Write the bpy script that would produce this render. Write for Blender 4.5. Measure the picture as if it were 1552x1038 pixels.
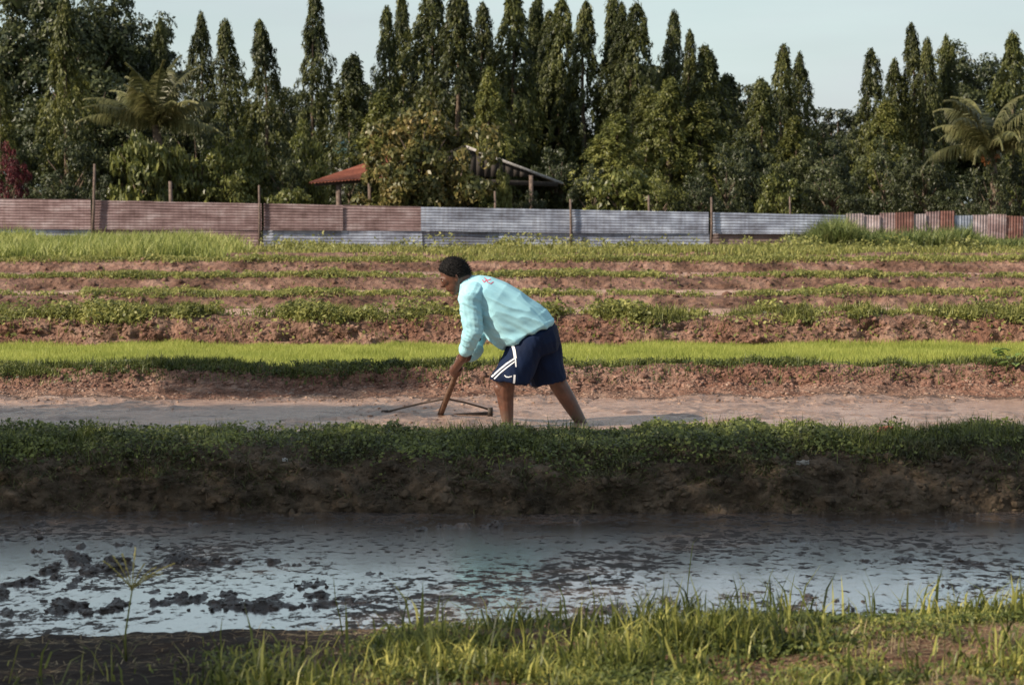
import bpy, bmesh, math, random
import numpy as np
from mathutils import Vector, Matrix
R = math.radians
rng = np.random.default_rng(7)
random.seed(7)
for o in list(bpy.data.objects): bpy.data.objects.remove(o)
S = bpy.context.scene
COL = S.collection

# ------------------------------------------------------------------ camera
F = 3300.0; HOR = 307.0; EYE = 1.5
TH = math.atan((519 - HOR) / F)
cam = bpy.data.cameras.new('camera'); camo = bpy.data.objects.new('camera', cam); COL.objects.link(camo)
cam.sensor_width = 36; cam.lens = 36 * F / 1552
cam.clip_start = 0.1; cam.clip_end = 6000
camo.location = (0, 0, EYE); camo.rotation_euler = (R(90) - TH, 0, 0)
cam.dof.use_dof = True; cam.dof.focus_distance = 14.6; cam.dof.aperture_fstop = 6.3
S.camera = camo
S.render.resolution_x = 1024; S.render.resolution_y = 684

# ------------------------------------------------------------------ light
SUN_AZ, SUN_EL = 247.0, 33.0
w = bpy.data.worlds.new('World'); S.world = w; w.use_nodes = True
nt = w.node_tree; nt.nodes.clear()
out = nt.nodes.new('ShaderNodeOutputWorld'); bg = nt.nodes.new('ShaderNodeBackground')
sky = nt.nodes.new('ShaderNodeTexSky'); sky.sky_type = 'NISHITA'; sky.sun_disc = False
sky.sun_elevation = R(SUN_EL); sky.sun_rotation = R(SUN_AZ); sky.dust_density = 1.5; sky.ozone_density = 1.5; sky.air_density = 1.0
tc = nt.nodes.new('ShaderNodeTexCoord'); mp = nt.nodes.new('ShaderNodeMapping'); mp.inputs['Scale'].default_value = (1.6, 1.6, 9.0)
nz = nt.nodes.new('ShaderNodeTexNoise'); nz.inputs['Scale'].default_value = 2.6; nz.inputs['Detail'].default_value = 5; nz.inputs['Roughness'].default_value = .5
cr = nt.nodes.new('ShaderNodeValToRGB'); cr.color_ramp.elements[0].position = .40; cr.color_ramp.elements[1].position = .75
cr.color_ramp.elements[0].color = (.55, .55, .55, 1); cr.color_ramp.elements[1].color = (.85, .85, .85, 1)
mx = nt.nodes.new('ShaderNodeMix'); mx.data_type = 'RGBA'
SKY_STR = 0.085
mx.inputs[7].default_value = (6.3, 7.5, 7.35, 1)      # thin high cloud veil
L = nt.links.new
L(tc.outputs['Generated'], mp.inputs['Vector']); L(mp.outputs[0], nz.inputs['Vector']); L(nz.outputs[0], cr.inputs[0])
sz = nt.nodes.new('ShaderNodeSeparateXYZ'); L(tc.outputs['Generated'], sz.inputs[0]); er = nt.nodes.new('ShaderNodeMapRange'); er.inputs[1].default_value = .06; er.inputs[2].default_value = .40; er.inputs[3].default_value = 1.0; er.inputs[4].default_value = .45; L(sz.outputs[2], er.inputs[0])
ml = nt.nodes.new('ShaderNodeMath'); ml.operation = 'MULTIPLY'; L(cr.outputs[0], ml.inputs[0]); L(er.outputs[0], ml.inputs[1]); L(ml.outputs[0], mx.inputs[0]); L(sky.outputs[0], mx.inputs[6]); n9 = nt.nodes.new('ShaderNodeTexNoise'); n9.inputs['Scale'].default_value = 2.2; n9.inputs['Detail'].default_value = 5
mp9 = nt.nodes.new('ShaderNodeMapping'); mp9.inputs['Scale'].default_value = (1.5, 1.5, 6.0); mp9.inputs['Location'].default_value = (2.13, .4, .55); L(tc.outputs['Generated'], mp9.inputs['Vector']); L(mp9.outputs[0], n9.inputs['Vector'])
c9 = nt.nodes.new('ShaderNodeValToRGB'); c9.color_ramp.elements[0].position = .44; c9.color_ramp.elements[1].position = .60; c9.color_ramp.elements[1].color = (.5, .5, .5, 1); L(n9.outputs[0], c9.inputs[0])
m9 = nt.nodes.new('ShaderNodeMix'); m9.data_type = 'RGBA'; L(c9.outputs[0], m9.inputs[0]); L(mx.outputs[2], m9.inputs[6]); m9.inputs[7].default_value = (5.5, 5.7, 6.1, 1)
L(m9.outputs[2], bg.inputs[0])
bg.inputs[1].default_value = SKY_STR; L(bg.outputs[0], out.inputs[0])
sl = bpy.data.lights.new('sun', 'SUN'); so = bpy.data.objects.new('sun', sl); COL.objects.link(so)
sl.energy = 5.0; sl.angle = R(.53); sl.color = (1, .87, .70)
sd = Vector((math.sin(R(SUN_AZ)) * math.cos(R(SUN_EL)), math.cos(R(SUN_AZ)) * math.cos(R(SUN_EL)), math.sin(R(SUN_EL))))
so.rotation_euler = sd.to_track_quat('Z', 'Y').to_euler()
S.view_settings.view_transform = 'Standard'; S.view_settings.look = 'None'
S.view_settings.exposure = 0.5; S.view_settings.gamma = 1; S.view_settings.use_curve_mapping = False

# ------------------------------------------------------------------ helpers
def at(x, y, Y):
    """photo pixel + distance along the ground -> point in the place"""
    u = (x - 776) / F; v = (y - 519) / F
    d = Vector((u, math.cos(TH) - v * math.sin(TH), -math.sin(TH) - v * math.cos(TH)))
    return Vector((0, 0, EYE)) + d * (Y / d.y)
def nmesh(name, V, quads=None, tris=None, smooth=False):
    V = np.asarray(V, dtype=np.float32).reshape(-1, 3)
    me = bpy.data.meshes.new(name)
    idx = []; st = []; n = 0
    if quads is not None and len(quads):
        q = np.asarray(quads, dtype=np.int32).reshape(-1, 4); idx.append(q.ravel()); st.append(np.arange(len(q)) * 4); n = len(q) * 4
    if tris is not None and len(tris):
        t = np.asarray(tris, dtype=np.int32).reshape(-1, 3); idx.append(t.ravel()); st.append(n + np.arange(len(t)) * 3)
    idx = np.concatenate(idx); st = np.concatenate(st).astype(np.int32)
    me.vertices.add(len(V)); me.vertices.foreach_set('co', V.ravel())
    me.loops.add(len(idx)); me.loops.foreach_set('vertex_index', idx)
    me.polygons.add(len(st)); me.polygons.foreach_set('loop_start', st)
    if smooth: me.polygons.foreach_set('use_smooth', np.ones(len(st), dtype=bool))
    me.update(calc_edges=True); me.validate()
    return me
def link(name, me, mat=None, parent=None):
    o = bpy.data.objects.new(name, me); COL.objects.link(o)
    if mat is not None and me is not None:
        if not me.materials: me.materials.append(mat)
        elif me.materials[0] != mat: o.material_slots[0].link = 'OBJECT'; o.material_slots[0].material = mat
    if parent is not None: o.parent = parent
    return o
def empty(name, loc=(0, 0, 0), rz=0):
    o = bpy.data.objects.new(name, None); COL.objects.link(o); o.location = loc; o.rotation_euler = (0, 0, rz); o.empty_display_size = .2
    return o
def tag(o, label=None, cat=None, group=None, kind=None):
    for k, v in (('label', label), ('category', cat), ('group', group), ('kind', kind)):
        if v: o[k] = v
    return o

def _h(ix, iy, iz, s):
    h = (ix.astype(np.int64) * 374761393 + iy.astype(np.int64) * 668265263 + iz.astype(np.int64) * 2147483647 + s * 974634777) & 0xffffffff
    h = ((h ^ (h >> 13)) * 1274126177) & 0xffffffff
    h = ((h ^ (h >> 16)) * 2246822519) & 0xffffffff
    return ((h ^ (h >> 15)) & 0xffffff) / float(0xffffff)
def vn(x, y, z=None, s=0):
    x = np.asarray(x, float); y = np.asarray(y, float); z = np.zeros_like(x) if z is None else np.asarray(z, float)
    x, y, z = np.broadcast_arrays(x, y, z)
    fx, fy, fz = np.floor(x), np.floor(y), np.floor(z); a, b, c = x - fx, y - fy, z - fz
    a = a * a * (3 - 2 * a); b = b * b * (3 - 2 * b); c = c * c * (3 - 2 * c); r = 0
    for i in (0, 1):
        for j in (0, 1):
            for k in (0, 1):
                r = r + _h(fx + i, fy + j, fz + k, s) * (a if i else 1 - a) * (b if j else 1 - b) * (c if k else 1 - c)
    return r * 2 - 1
def fbm(x, y, z=None, s=0, o=4, g=.5):
    r = 0; A = 1; t = 0; f = 1
    for i in range(o):
        r = r + A * vn(np.asarray(x) * f + 17.3 * i, np.asarray(y) * f + 9.1 * i, None if z is None else np.asarray(z) * f, s + i); t += A; A *= g; f *= 2.03
    return r / t
def nrm(v): return v / np.maximum(np.linalg.norm(v, axis=-1, keepdims=True), 1e-9)

# ------------------------------------------------------------------ materials
def new_mat(name):
    m = bpy.data.materials.new(name); m.use_nodes = True
    return m, m.node_tree, m.node_tree.nodes['Principled BSDF']
def N(nt, t, **kw):
    n = nt.nodes.new('ShaderNode' + t)
    for k, v in kw.items():
        if k in n.inputs: n.inputs[k].default_value = v
        else: setattr(n, k, v)
    return n
def ramp(nt, fac, stops):
    r = nt.nodes.new('ShaderNodeValToRGB'); e = r.color_ramp.elements
    e[0].position, e[0].color = stops[0][0], (*stops[0][1], 1); e[1].position, e[1].color = stops[-1][0], (*stops[-1][1], 1)
    for p, c in stops[1:-1]:
        q = e.new(p); q.color = (*c, 1)
    nt.links.new(fac, r.inputs[0]); return r.outputs[0]
def ground_mat(name, stops, scale=3, rough=.95, bump=.6, bscale=40, spec=.2, dist=.02, stretch=None, stops2=None):
    m, nt, b = new_mat(name); l = nt.links.new
    g = N(nt, 'NewGeometry'); src = g.outputs['Position']
    if stretch:
        mp = N(nt, 'Mapping'); mp.inputs['Scale'].default_value = stretch; l(src, mp.inputs[0]); src = mp.outputs[0]
    n1 = N(nt, 'TexNoise', Scale=scale, Detail=9.0, Roughness=.66); l(src, n1.inputs['Vector'])
    c = ramp(nt, n1.outputs[0], stops)
    if stops2:
        n3 = N(nt, 'TexNoise', Scale=.9, Detail=3.0, Roughness=.6); l(src, n3.inputs['Vector'])
        c2 = ramp(nt, n1.outputs[0], stops2); mx = N(nt, 'Mix', data_type='RGBA')
        r3 = ramp(nt, n3.outputs[0], [(.42, (0, 0, 0)), (.6, (1, 1, 1))]); l(r3, mx.inputs[0]); l(c, mx.inputs[6]); l(c2, mx.inputs[7]); c = mx.outputs[2]
    l(c, b.inputs['Base Color'])
    n2 = N(nt, 'TexNoise', Scale=bscale, Detail=7.0, Roughness=.7); l(src, n2.inputs['Vector'])
    v = N(nt, 'TexVoronoi', Scale=bscale * .7); l(src, v.inputs['Vector'])
    ad = N(nt, 'Math', operation='ADD'); l(n2.outputs[0], ad.inputs[0]); l(v.outputs[0], ad.inputs[1])
    bp = N(nt, 'Bump', Strength=bump, Distance=dist); l(ad.outputs[0], bp.inputs['Height']); l(bp.outputs[0], b.inputs['Normal'])
    b.inputs['Roughness'].default_value = rough; b.inputs['Specular IOR Level'].default_value = spec
    return m
def leaf_mat(name, stops, rough=.5, trans=.35, spec=.35, patch=None, objvar=.25):
    """leaf colour differs leaf by leaf, in patches, and tree by tree"""
    m, nt, b = new_mat(name); l = nt.links.new
    g = N(nt, 'NewGeometry'); oi = N(nt, 'ObjectInfo')
    n = N(nt, 'TexNoise', Scale=patch or 1.2, Detail=3.0); l(g.outputs['Position'], n.inputs['Vector'])
    a = N(nt, 'Math', operation='MULTIPLY_ADD'); l(g.outputs['Random Per Island'], a.inputs[0]); a.inputs[1].default_value = .5; l(n.outputs[0], a.inputs[2])
    s = N(nt, 'Math', operation='SUBTRACT'); l(a.outputs[0], s.inputs[0]); s.inputs[1].default_value = .25
    c = ramp(nt, s.outputs[0], stops)
    hs = N(nt, 'HueSaturation'); l(c, hs.inputs['Color'])
    mr = N(nt, 'MapRange'); l(oi.outputs['Random'], mr.inputs[0]); mr.inputs[3].default_value = 1 - objvar; mr.inputs[4].default_value = 1 + objvar; l(mr.outputs[0], hs.inputs['Value'])
    l(hs.outputs[0], b.inputs['Base Color'])
    b.inputs['Roughness'].default_value = rough; b.inputs['Specular IOR Level'].default_value = spec
    if trans:
        t = N(nt, 'BsdfTranslucent'); l(hs.outputs[0], t.inputs[0]); mxs = N(nt, 'MixShader'); mxs.inputs[0].default_value = trans
        o = nt.nodes['Material Output']; l(b.outputs[0], mxs.inputs[1]); l(t.outputs[0], mxs.inputs[2]); l(mxs.outputs[0], o.inputs[0])
    return m
def plain_mat(name, c, rough=.7, spec=.3, noise=.25, scale=20, bump=.2, metallic=0.0, stretch=None, bd=.005):
    m, nt, b = new_mat(name); l = nt.links.new
    tcn = N(nt, 'TexCoord'); src = tcn.outputs['Object']
    if stretch:
        mp = N(nt, 'Mapping'); mp.inputs['Scale'].default_value = stretch; l(src, mp.inputs[0]); src = mp.outputs[0]
    n = N(nt, 'TexNoise', Scale=scale, Detail=6.0, Roughness=.6); l(src, n.inputs['Vector'])
    lo = tuple(x * (1 - noise * 1.6) for x in c); hi = tuple(min(1, x * (1 + noise * 1.6)) for x in c)
    l(ramp(nt, n.outputs[0], [(.3, lo), (.7, hi)]), b.inputs['Base Color'])
    bp = N(nt, 'Bump', Strength=bump, Distance=bd); l(n.outputs[0], bp.inputs['Height']); l(bp.outputs[0], b.inputs['Normal'])
    b.inputs['Roughness'].default_value = rough; b.inputs['Specular IOR Level'].default_value = spec; b.inputs['Metallic'].default_value = metallic
    return m

M = {}
soilA = [(.30, (.060, .030, .021)), (.5, (.185, .092, .066)), (.72, (.33, .19, .14))]
soilB = [(.30, (.075, .042, .032)), (.5, (.22, .125, .095)), (.72, (.38, .25, .195))]
M['soil'] = ground_mat('red_soil', [(.30, (.060, .029, .020)), (.5, (.21, .105, .072)), (.72, (.38, .225, .165))], 4.5, .95, 1.0, 30, stops2=[(.30, (.075, .042, .031)), (.5, (.24, .142, .105)), (.72, (.42, .285, .22))], dist=.04)
M['soil_far'] = ground_mat('terrace_soil', [(.30, (.042, .024, .017)), (.5, (.145, .080, .057)), (.72, (.29, .18, .13))], 2.2, .95, .9, 14, stops2=soilB, dist=.06)
M['soil_flat'] = ground_mat('dry_paddy_soil', [(.30, (.20, .12, .095)), (.5, (.34, .22, .175)), (.72, (.46, .33, .27))], 3, .95, .5, 14, dist=.03)
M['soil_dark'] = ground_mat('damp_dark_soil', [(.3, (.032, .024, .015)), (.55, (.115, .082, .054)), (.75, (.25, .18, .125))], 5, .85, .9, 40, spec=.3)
M['mud'] = ground_mat('wet_pink_mud', [(.3, (.10, .058, .042)), (.5, (.25, .155, .112)), (.72, (.44, .30, .225))], 6, .36, .9, 22, spec=.4, dist=.02)
M['bed'] = ground_mat('wet_dark_mud', [(.3, (.022, .017, .015)), (.6, (.065, .047, .040)), (.8, (.15, .105, .085))], 6, .32, .9, 38, spec=.6, dist=.02)
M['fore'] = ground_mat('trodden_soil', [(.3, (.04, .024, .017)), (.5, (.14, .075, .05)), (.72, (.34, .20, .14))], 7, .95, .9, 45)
M['clod'] = ground_mat('soil_clod', soilA, 6, .95, .7, 60, stops2=soilB)

# ------------------------------------------------------------------ the terraced ground, laid out from the camera outwards
PROF = np.array([(2, .02), (6.0, .02), (7.5, -.0), (8.1, -.09), (8.55, -.185), (9.5, -.185), (11.45, -.20), (11.60, -.17), (11.70, -.02), (11.82, .07), (12.05, .14),
    (12.45, .155), (12.75, .11), (13.0, .0), (16.2, .005), (16.55, .03), (16.9, .08), (17.1, .15), (17.35, .185), (17.6, .17), (17.75, .09), (20.9, .09), (20.97, .20),
    (21.1, .35), (21.4, .40), (21.9, .39), (22.1, .24), (26.3, .22), (26.45, .29), (26.7, .37), (27.5, .37), (27.8, .25), (31.1, .25), (31.25, .34),
    (31.6, .43), (32.4, .43), (32.6, .3), (37.2, .3), (37.4, .41), (37.7, .50), (38.6, .49), (38.8, .34), (45, .34), (45.3, .41), (46, .44), (47, .40), (58, .30), (63, .3), (400, .3)])
def resample():
    ds, zs = [], []
    for (d0, z0), (d1, z1) in zip(PROF[:-1], PROF[1:]):
        if d0 >= 63: break
        steep = abs(z1 - z0) / (d1 - d0 + 1e-6)
        st = d0 * (.0055 if steep < .12 else .0016)
        if 8.0 < d0 < 11.5: st = d0 * .0026
        if d0 < 5.9: st = .1
        n = max(1, int(math.ceil(math.hypot(d1 - d0, z1 - z0) / st)))
        t = np.arange(n) / n; ds.append(d0 + (d1 - d0) * t); zs.append(z0 + (z1 - z0) * t)
    ds, zs = np.concatenate(ds), np.concatenate(zs)
    k = np.array([.25, .5, .25])
    for _ in range(3):
        zs[1:-1] = np.convolve(zs, k, 'valid')
    return ds, zs
PD, PZ = resample()
NC = 620
U = np.linspace(-1, 1, NC)
HW = .30 * PD + 1.6
X = U[None, :] * HW[:, None]; D = np.repeat(PD[:, None], NC, 1); Z = np.repeat(PZ[:, None], NC, 1)
slope = np.abs(np.gradient(PZ) / np.gradient(PD)); sm = np.clip(slope * 1.6, 0, 1)
sm = np.convolve(sm, np.ones(7) / 7, 'same')[:, None]
isbank = np.zeros_like(PD)
for a, b in ((11.45, 12.95), (16.75, 17.75), (20.85, 22.0), (26.3, 27.7), (31.1, 32.5), (37.2, 38.7), (45, 47)):
    isbank[(PD > a) & (PD < b)] = 1
isbank[(PD > 16.2) & (PD < 16.76)] = .6
isbank = np.convolve(isbank, np.ones(9) / 9, 'same')[:, None]
sc = np.clip(D / 15, .8, 2.2)
mea = fbm(X * .35, D * .12, s=3, o=3) * np.where(D > 19, .10, .22) * sc * np.clip((D - 8) / 4, 0, 1)
Dn = D + mea * (D < 57)
# lumps on the steep faces, pushed towards the viewer as well as up
big = fbm(X * 2.2 / sc, D * 3 / sc, Z * 6, s=11, o=4, g=.55); fine = fbm(X * 11 / sc, D * 14 / sc, Z * 18, s=23, o=3, g=.6)
lump = (.105 * big + .060 * fine) * np.clip(sc, .8, 1.6)
lump = lump * np.where(D < 13, 1.35, np.where(D < 18, 1.2, 1.0))
Dn = Dn - lump * np.clip(sm * 1.2 + .15 * isbank, 0, 1)
Zn = Z + isbank * (.042 * np.clip(sc, .8, 1.0) * fbm(X * .9, D * .4, s=5, o=4, g=.6)) * np.where(D > 19, .65, 1) + (.35 * lump) * np.clip(isbank, 0, 1)
rough_flat = .010 * fbm(X * 3, D * 3, s=31, o=4, g=.6)
Zn = Zn + rough_flat * (1 - isbank)
# the far paddies carry low ploughed ridges
Zn = Zn + ((D > 22) & (D < 57)) * (1 - isbank) * .02 * fbm(X * 1.1, D * 1.4, s=41, o=4, g=.6)
# pool bed: clumps of mud that stand out of the water
pool = np.clip((D - 8.3) / .5, 0, 1) * np.clip((11.6 - D) / .3, 0, 1)
clump = fbm(X * 2.0, D * 3.2, s=51, o=5, g=.62); near = np.clip((10.0 - D) / 1.4, 0, 1)
mound = np.exp(-(((X + 1.05) / .55) ** 2 + ((D - 8.95) / .17) ** 2)) * .075 + np.exp(-(((X + 1.9) / .5) ** 2 + ((D - 8.8) / .2) ** 2)) * .05 \
    + np.exp(-(((X + .25) / .3) ** 2 + ((D - 9.05) / .1) ** 2)) * .05 + np.exp(-(((X - .65) / .2) ** 2 + ((D - 9.2) / .09) ** 2)) * .045 \
    + np.exp(-(((X + 2.0) / .45) ** 2 + ((D - 9.9) / .13) ** 2)) * .045
speck = fbm(X * 11, D * 7, s=57, o=4, g=.75); patch = np.clip(.5 + fbm(X * .9, D * 1.6, s=58, o=2), 0, 1)
Zn = Zn + pool * (.006 + .026 * clump + .095 * speck * patch + mound * (.28 + .3 * fine + .5 * speck))
# wet mud round the worker: churned, with low clods
mudz = ((D > 12.95) & (D < 16.8))
Zn = Zn + mudz * (.022 * np.clip(fbm(X * 7, D * 8, s=64, o=4, g=.65), -.2, 1) - .02 * np.clip(fbm(X * 1.6, D * 1.1, s=65, o=3) * 2, 0, 1) + .026 * fbm(X * 4, D * 5, s=61, o=5, g=.6) + .02 * np.clip(fbm(X * 1.3, D * 1.6, s=62, o=3), 0, 1))
# foreground bank
fz = D < 8.5
Zn = Zn + fz * (.030 * fbm(X * 3, D * 4, s=71, o=5, g=.6)) + fz * (D > 7) * (-.05 * np.clip(-X / 2, -.3, 1)) + fz * np.clip((X - 1.0), 0, 1) * .03
P = np.stack([X, Dn, Zn], -1)
dU = np.gradient(P, axis=1); dD = np.gradient(P, axis=0); NRM = nrm(np.cross(dU, dD))

def strip(name, d0, d1, mat, label):
    i0 = max(0, np.searchsorted(PD, d0) - 1); i1 = min(len(PD) - 1, np.searchsorted(PD, d1))
    sub = P[i0:i1 + 1]; r = sub.shape[0]
    ii = np.arange(r * NC).reshape(r, NC)
    q = np.stack([ii[:-1, :-1], ii[:-1, 1:], ii[1:, 1:], ii[1:, :-1]], -1).reshape(-1, 4)
    o = link(name, nmesh(name, sub, q, smooth=True), M[mat]); tag(o, label, kind='structure'); return o
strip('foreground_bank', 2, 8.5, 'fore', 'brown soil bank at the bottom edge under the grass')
strip('paddy_bed', 8.5, 11.5, 'bed', 'dark wet mud of the flooded paddy showing through the water')
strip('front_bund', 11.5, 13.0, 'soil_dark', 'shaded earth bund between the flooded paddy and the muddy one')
strip('mud_field', 13.0, 16.4, 'mud', 'pinkish wet mud the worker stands in')
strip('near_bank', 16.4, 17.8, 'soil', 'red crumbling earth bank below the bright seedlings')
strip('seedling_field', 17.8, 20.88, 'mud', 'flat nursery paddy under the bright green seedlings')
strip('terrace_bank', 20.88, 22.1, 'soil', 'red earth bank behind the bright seedlings')
strip('dry_field', 22.1, 26.3, 'soil_flat', 'bare pinkish paddy behind the weedy bank')
strip('terrace_bank', 26.3, 27.8, 'soil_far', 'second red bank behind the seedlings')
strip('dry_field', 27.8, 31.1, 'soil_flat', 'narrow bare paddy between the second and third bank')
strip('terrace_bank', 31.1, 32.6, 'soil_far', 'third red bank behind the seedlings')
strip('dry_field', 32.6, 37.2, 'soil_flat', 'narrow bare paddy between the third and fourth bank')
strip('terrace_bank', 37.2, 38.8, 'soil_far', 'fourth and farthest red bank below the grassy strip')
strip('grassy_field', 38.8, 63, 'soil_far', 'ground of the grassy strip in front of the corrugated fence')
# the country round about, one coarse sheet
gx = np.concatenate([[-900, -300, -120], np.linspace(-60, 60, 61), [120, 300, 900]])
gd = np.concatenate([[-900, -200, -40, -10, 0], PROF[:-1, 0], [80, 120, 300, 900, 3000]])
gz = np.interp(gd, PROF[:, 0], PROF[:, 1])
GX, GD = np.meshgrid(gx, gd); GZ = np.repeat(gz[:, None], len(gx), 1) - .02
inside = (np.abs(GX) < (.30 * GD + 1.6 + 2.0)) & (GD > 1.5) & (GD < 62)
GZ = GZ - inside * .5
ii = np.arange(GX.size).reshape(GX.shape)
q = np.stack([ii[:-1, :-1], ii[:-1, 1:], ii[1:, 1:], ii[1:, :-1]], -1).reshape(-1, 4)
M['country'] = ground_mat('grassy_ground', [(.3, (.04, .05, .018)), (.5, (.09, .09, .04)), (.72, (.2, .13, .085))], 1.2, .95, .5, 10)
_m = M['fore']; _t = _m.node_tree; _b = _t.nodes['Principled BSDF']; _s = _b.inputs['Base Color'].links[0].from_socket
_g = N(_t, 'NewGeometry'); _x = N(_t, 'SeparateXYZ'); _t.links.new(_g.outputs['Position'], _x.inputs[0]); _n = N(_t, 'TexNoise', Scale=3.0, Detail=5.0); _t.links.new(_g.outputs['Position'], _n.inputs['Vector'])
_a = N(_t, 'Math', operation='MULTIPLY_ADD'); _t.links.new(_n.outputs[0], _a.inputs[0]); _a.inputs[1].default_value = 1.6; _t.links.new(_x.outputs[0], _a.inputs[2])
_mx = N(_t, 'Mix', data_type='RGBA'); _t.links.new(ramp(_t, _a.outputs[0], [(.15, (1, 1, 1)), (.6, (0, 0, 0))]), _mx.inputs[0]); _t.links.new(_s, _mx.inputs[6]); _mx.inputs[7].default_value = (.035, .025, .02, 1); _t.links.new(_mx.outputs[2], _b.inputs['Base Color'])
tag(link('ground', nmesh('ground', np.stack([GX, GD, GZ], -1), q), M['country']), 'open farmland reaching to the horizon', kind='structure')

# ------------------------------------------------------------------ water on the flooded paddy
def water_mat():
    m, nt, b = new_mat('muddy_water'); l = nt.links.new
    g = N(nt, 'NewGeometry'); mp = N(nt, 'Mapping'); mp.inputs['Scale'].default_value = (1, .8, 1); l(g.outputs['Position'], mp.inputs[0])
    n0 = N(nt, 'TexNoise', Scale=1.0, Detail=4.0, Roughness=.55); l(mp.outputs[0], n0.inputs['Vector'])
    n1 = N(nt, 'TexNoise', Scale=5.0, Detail=6.0, Roughness=.6); l(mp.outputs[0], n1.inputs['Vector'])
    n2 = N(nt, 'TexNoise', Scale=17.0, Detail=10.0, Roughness=.76); l(mp.outputs[0], n2.inputs['Vector'])
    s = N(nt, 'Math', operation='MULTIPLY_ADD'); l(n0.outputs[0], s.inputs[0]); s.inputs[1].default_value = .45; l(n2.outputs[0], s.inputs[2])
    # crumbs of mud that break the surface
    lump = ramp(nt, s.outputs[0], [(.758, (0, 0, 0)), (.785, (1, 1, 1))])
    half = N(nt, 'Math', operation='MULTIPLY'); l(n1.outputs[0], half.inputs[0]); half.inputs[1].default_value = .6
    hgt = N(nt, 'Math', operation='MULTIPLY_ADD'); l(lump, hgt.inputs[0]); hgt.inputs[1].default_value = 2.4; l(half.outputs[0], hgt.inputs[2])
    h2 = N(nt, 'Math', operation='MULTIPLY_ADD'); l(n2.outputs[0], h2.inputs[0]); sy = N(nt, 'SeparateXYZ'); l(g.outputs['Position'], sy.inputs[0]); my = N(nt, 'MapRange'); l(sy.outputs[1], my.inputs[0]); my.inputs[1].default_value = 9.6; my.inputs[2].default_value = 10.8; my.inputs[3].default_value = .25; my.inputs[4].default_value = 1.15; l(my.outputs[0], h2.inputs[1]); l(hgt.outputs[0], h2.inputs[2])
    bp = N(nt, 'Bump', Strength=.7, Distance=.0038); l(h2.outputs[0], bp.inputs['Height']); l(bp.outputs[0], b.inputs['Normal']); l(bp.outputs[0], b.inputs['Coat Normal'])
    c = ramp(nt, n0.outputs[0], [(.35, (.035, .027, .026)), (.52, (.085, .062, .055)), (.66, (.27, .19, .165))])
    mx = N(nt, 'Mix', data_type='RGBA'); l(lump, mx.inputs[0]); l(c, mx.inputs[6]); mx.inputs[7].default_value = (.030, .022, .018, 1); l(mx.outputs[2], b.inputs['Base Color'])
    rr = ramp(nt, lump, [(0, (.05,) * 3), (1, (.7,) * 3)]); l(rr, b.inputs['Roughness'])
    cw = ramp(nt, lump, [(0, (1,) * 3), (1, (.0,) * 3)]); l(cw, b.inputs['Coat Weight'])
    sp = ramp(nt, lump, [(0, (.5,) * 3), (1, (.06,) * 3)]); l(sp, b.inputs['Specular IOR Level']); b.inputs['IOR'].default_value = 2.1; b.inputs['Coat IOR'].default_value = 1.7; b.inputs['Coat Roughness'].default_value = .04
    return m
M['water'] = water_mat()
WZ = -.158
wx = np.linspace(-6.5, 6.5, 60); wd = np.linspace(7.6, 11.95, 40)
GX, GD = np.meshgrid(wx, wd); ii = np.arange(GX.size).reshape(GX.shape)
q = np.stack([ii[:-1, :-1], ii[:-1, 1:], ii[1:, 1:], ii[1:, :-1]], -1).reshape(-1, 4)
tag(link('water', nmesh('water', np.stack([GX, GD, GX * 0 + WZ], -1), q), M['water']), 'shallow muddy water reflecting the sky', kind='structure')
# thin slurry over part of the worker's paddy
def slurry_mat():
    m, nt, b = new_mat('mud_slurry'); l = nt.links.new
    g = N(nt, 'NewGeometry')
    n1 = N(nt, 'TexNoise', Scale=9.0, Detail=7.0, Roughness=.65); l(g.outputs['Position'], n1.inputs['Vector'])
    bp = N(nt, 'Bump', Strength=.9, Distance=.02); l(n1.outputs[0], bp.inputs['Height']); l(bp.outputs[0], b.inputs['Normal'])
    l(ramp(nt, n1.outputs[0], [(.3, (.19, .11, .08)), (.5, (.33, .21, .155)), (.7, (.46, .31, .23))]), b.inputs['Base Color']); b.inputs['Roughness'].default_value = .18
    return m
M['slurry'] = slurry_mat()
wx = np.linspace(-7, 7, 40); wd = np.linspace(12.85, 16.7, 20)
GX, GD = np.meshgrid(wx, wd); ii = np.arange(GX.size).reshape(GX.shape)
q = np.stack([ii[:-1, :-1], ii[:-1, 1:], ii[1:, 1:], ii[1:, :-1]], -1).reshape(-1, 4)
tag(link('water', nmesh('slurry', np.stack([GX, GD, GX * 0 + .001], -1), q), M['slurry']), 'thin muddy slurry round the worker, pooled between the clods', kind='structure')

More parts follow.
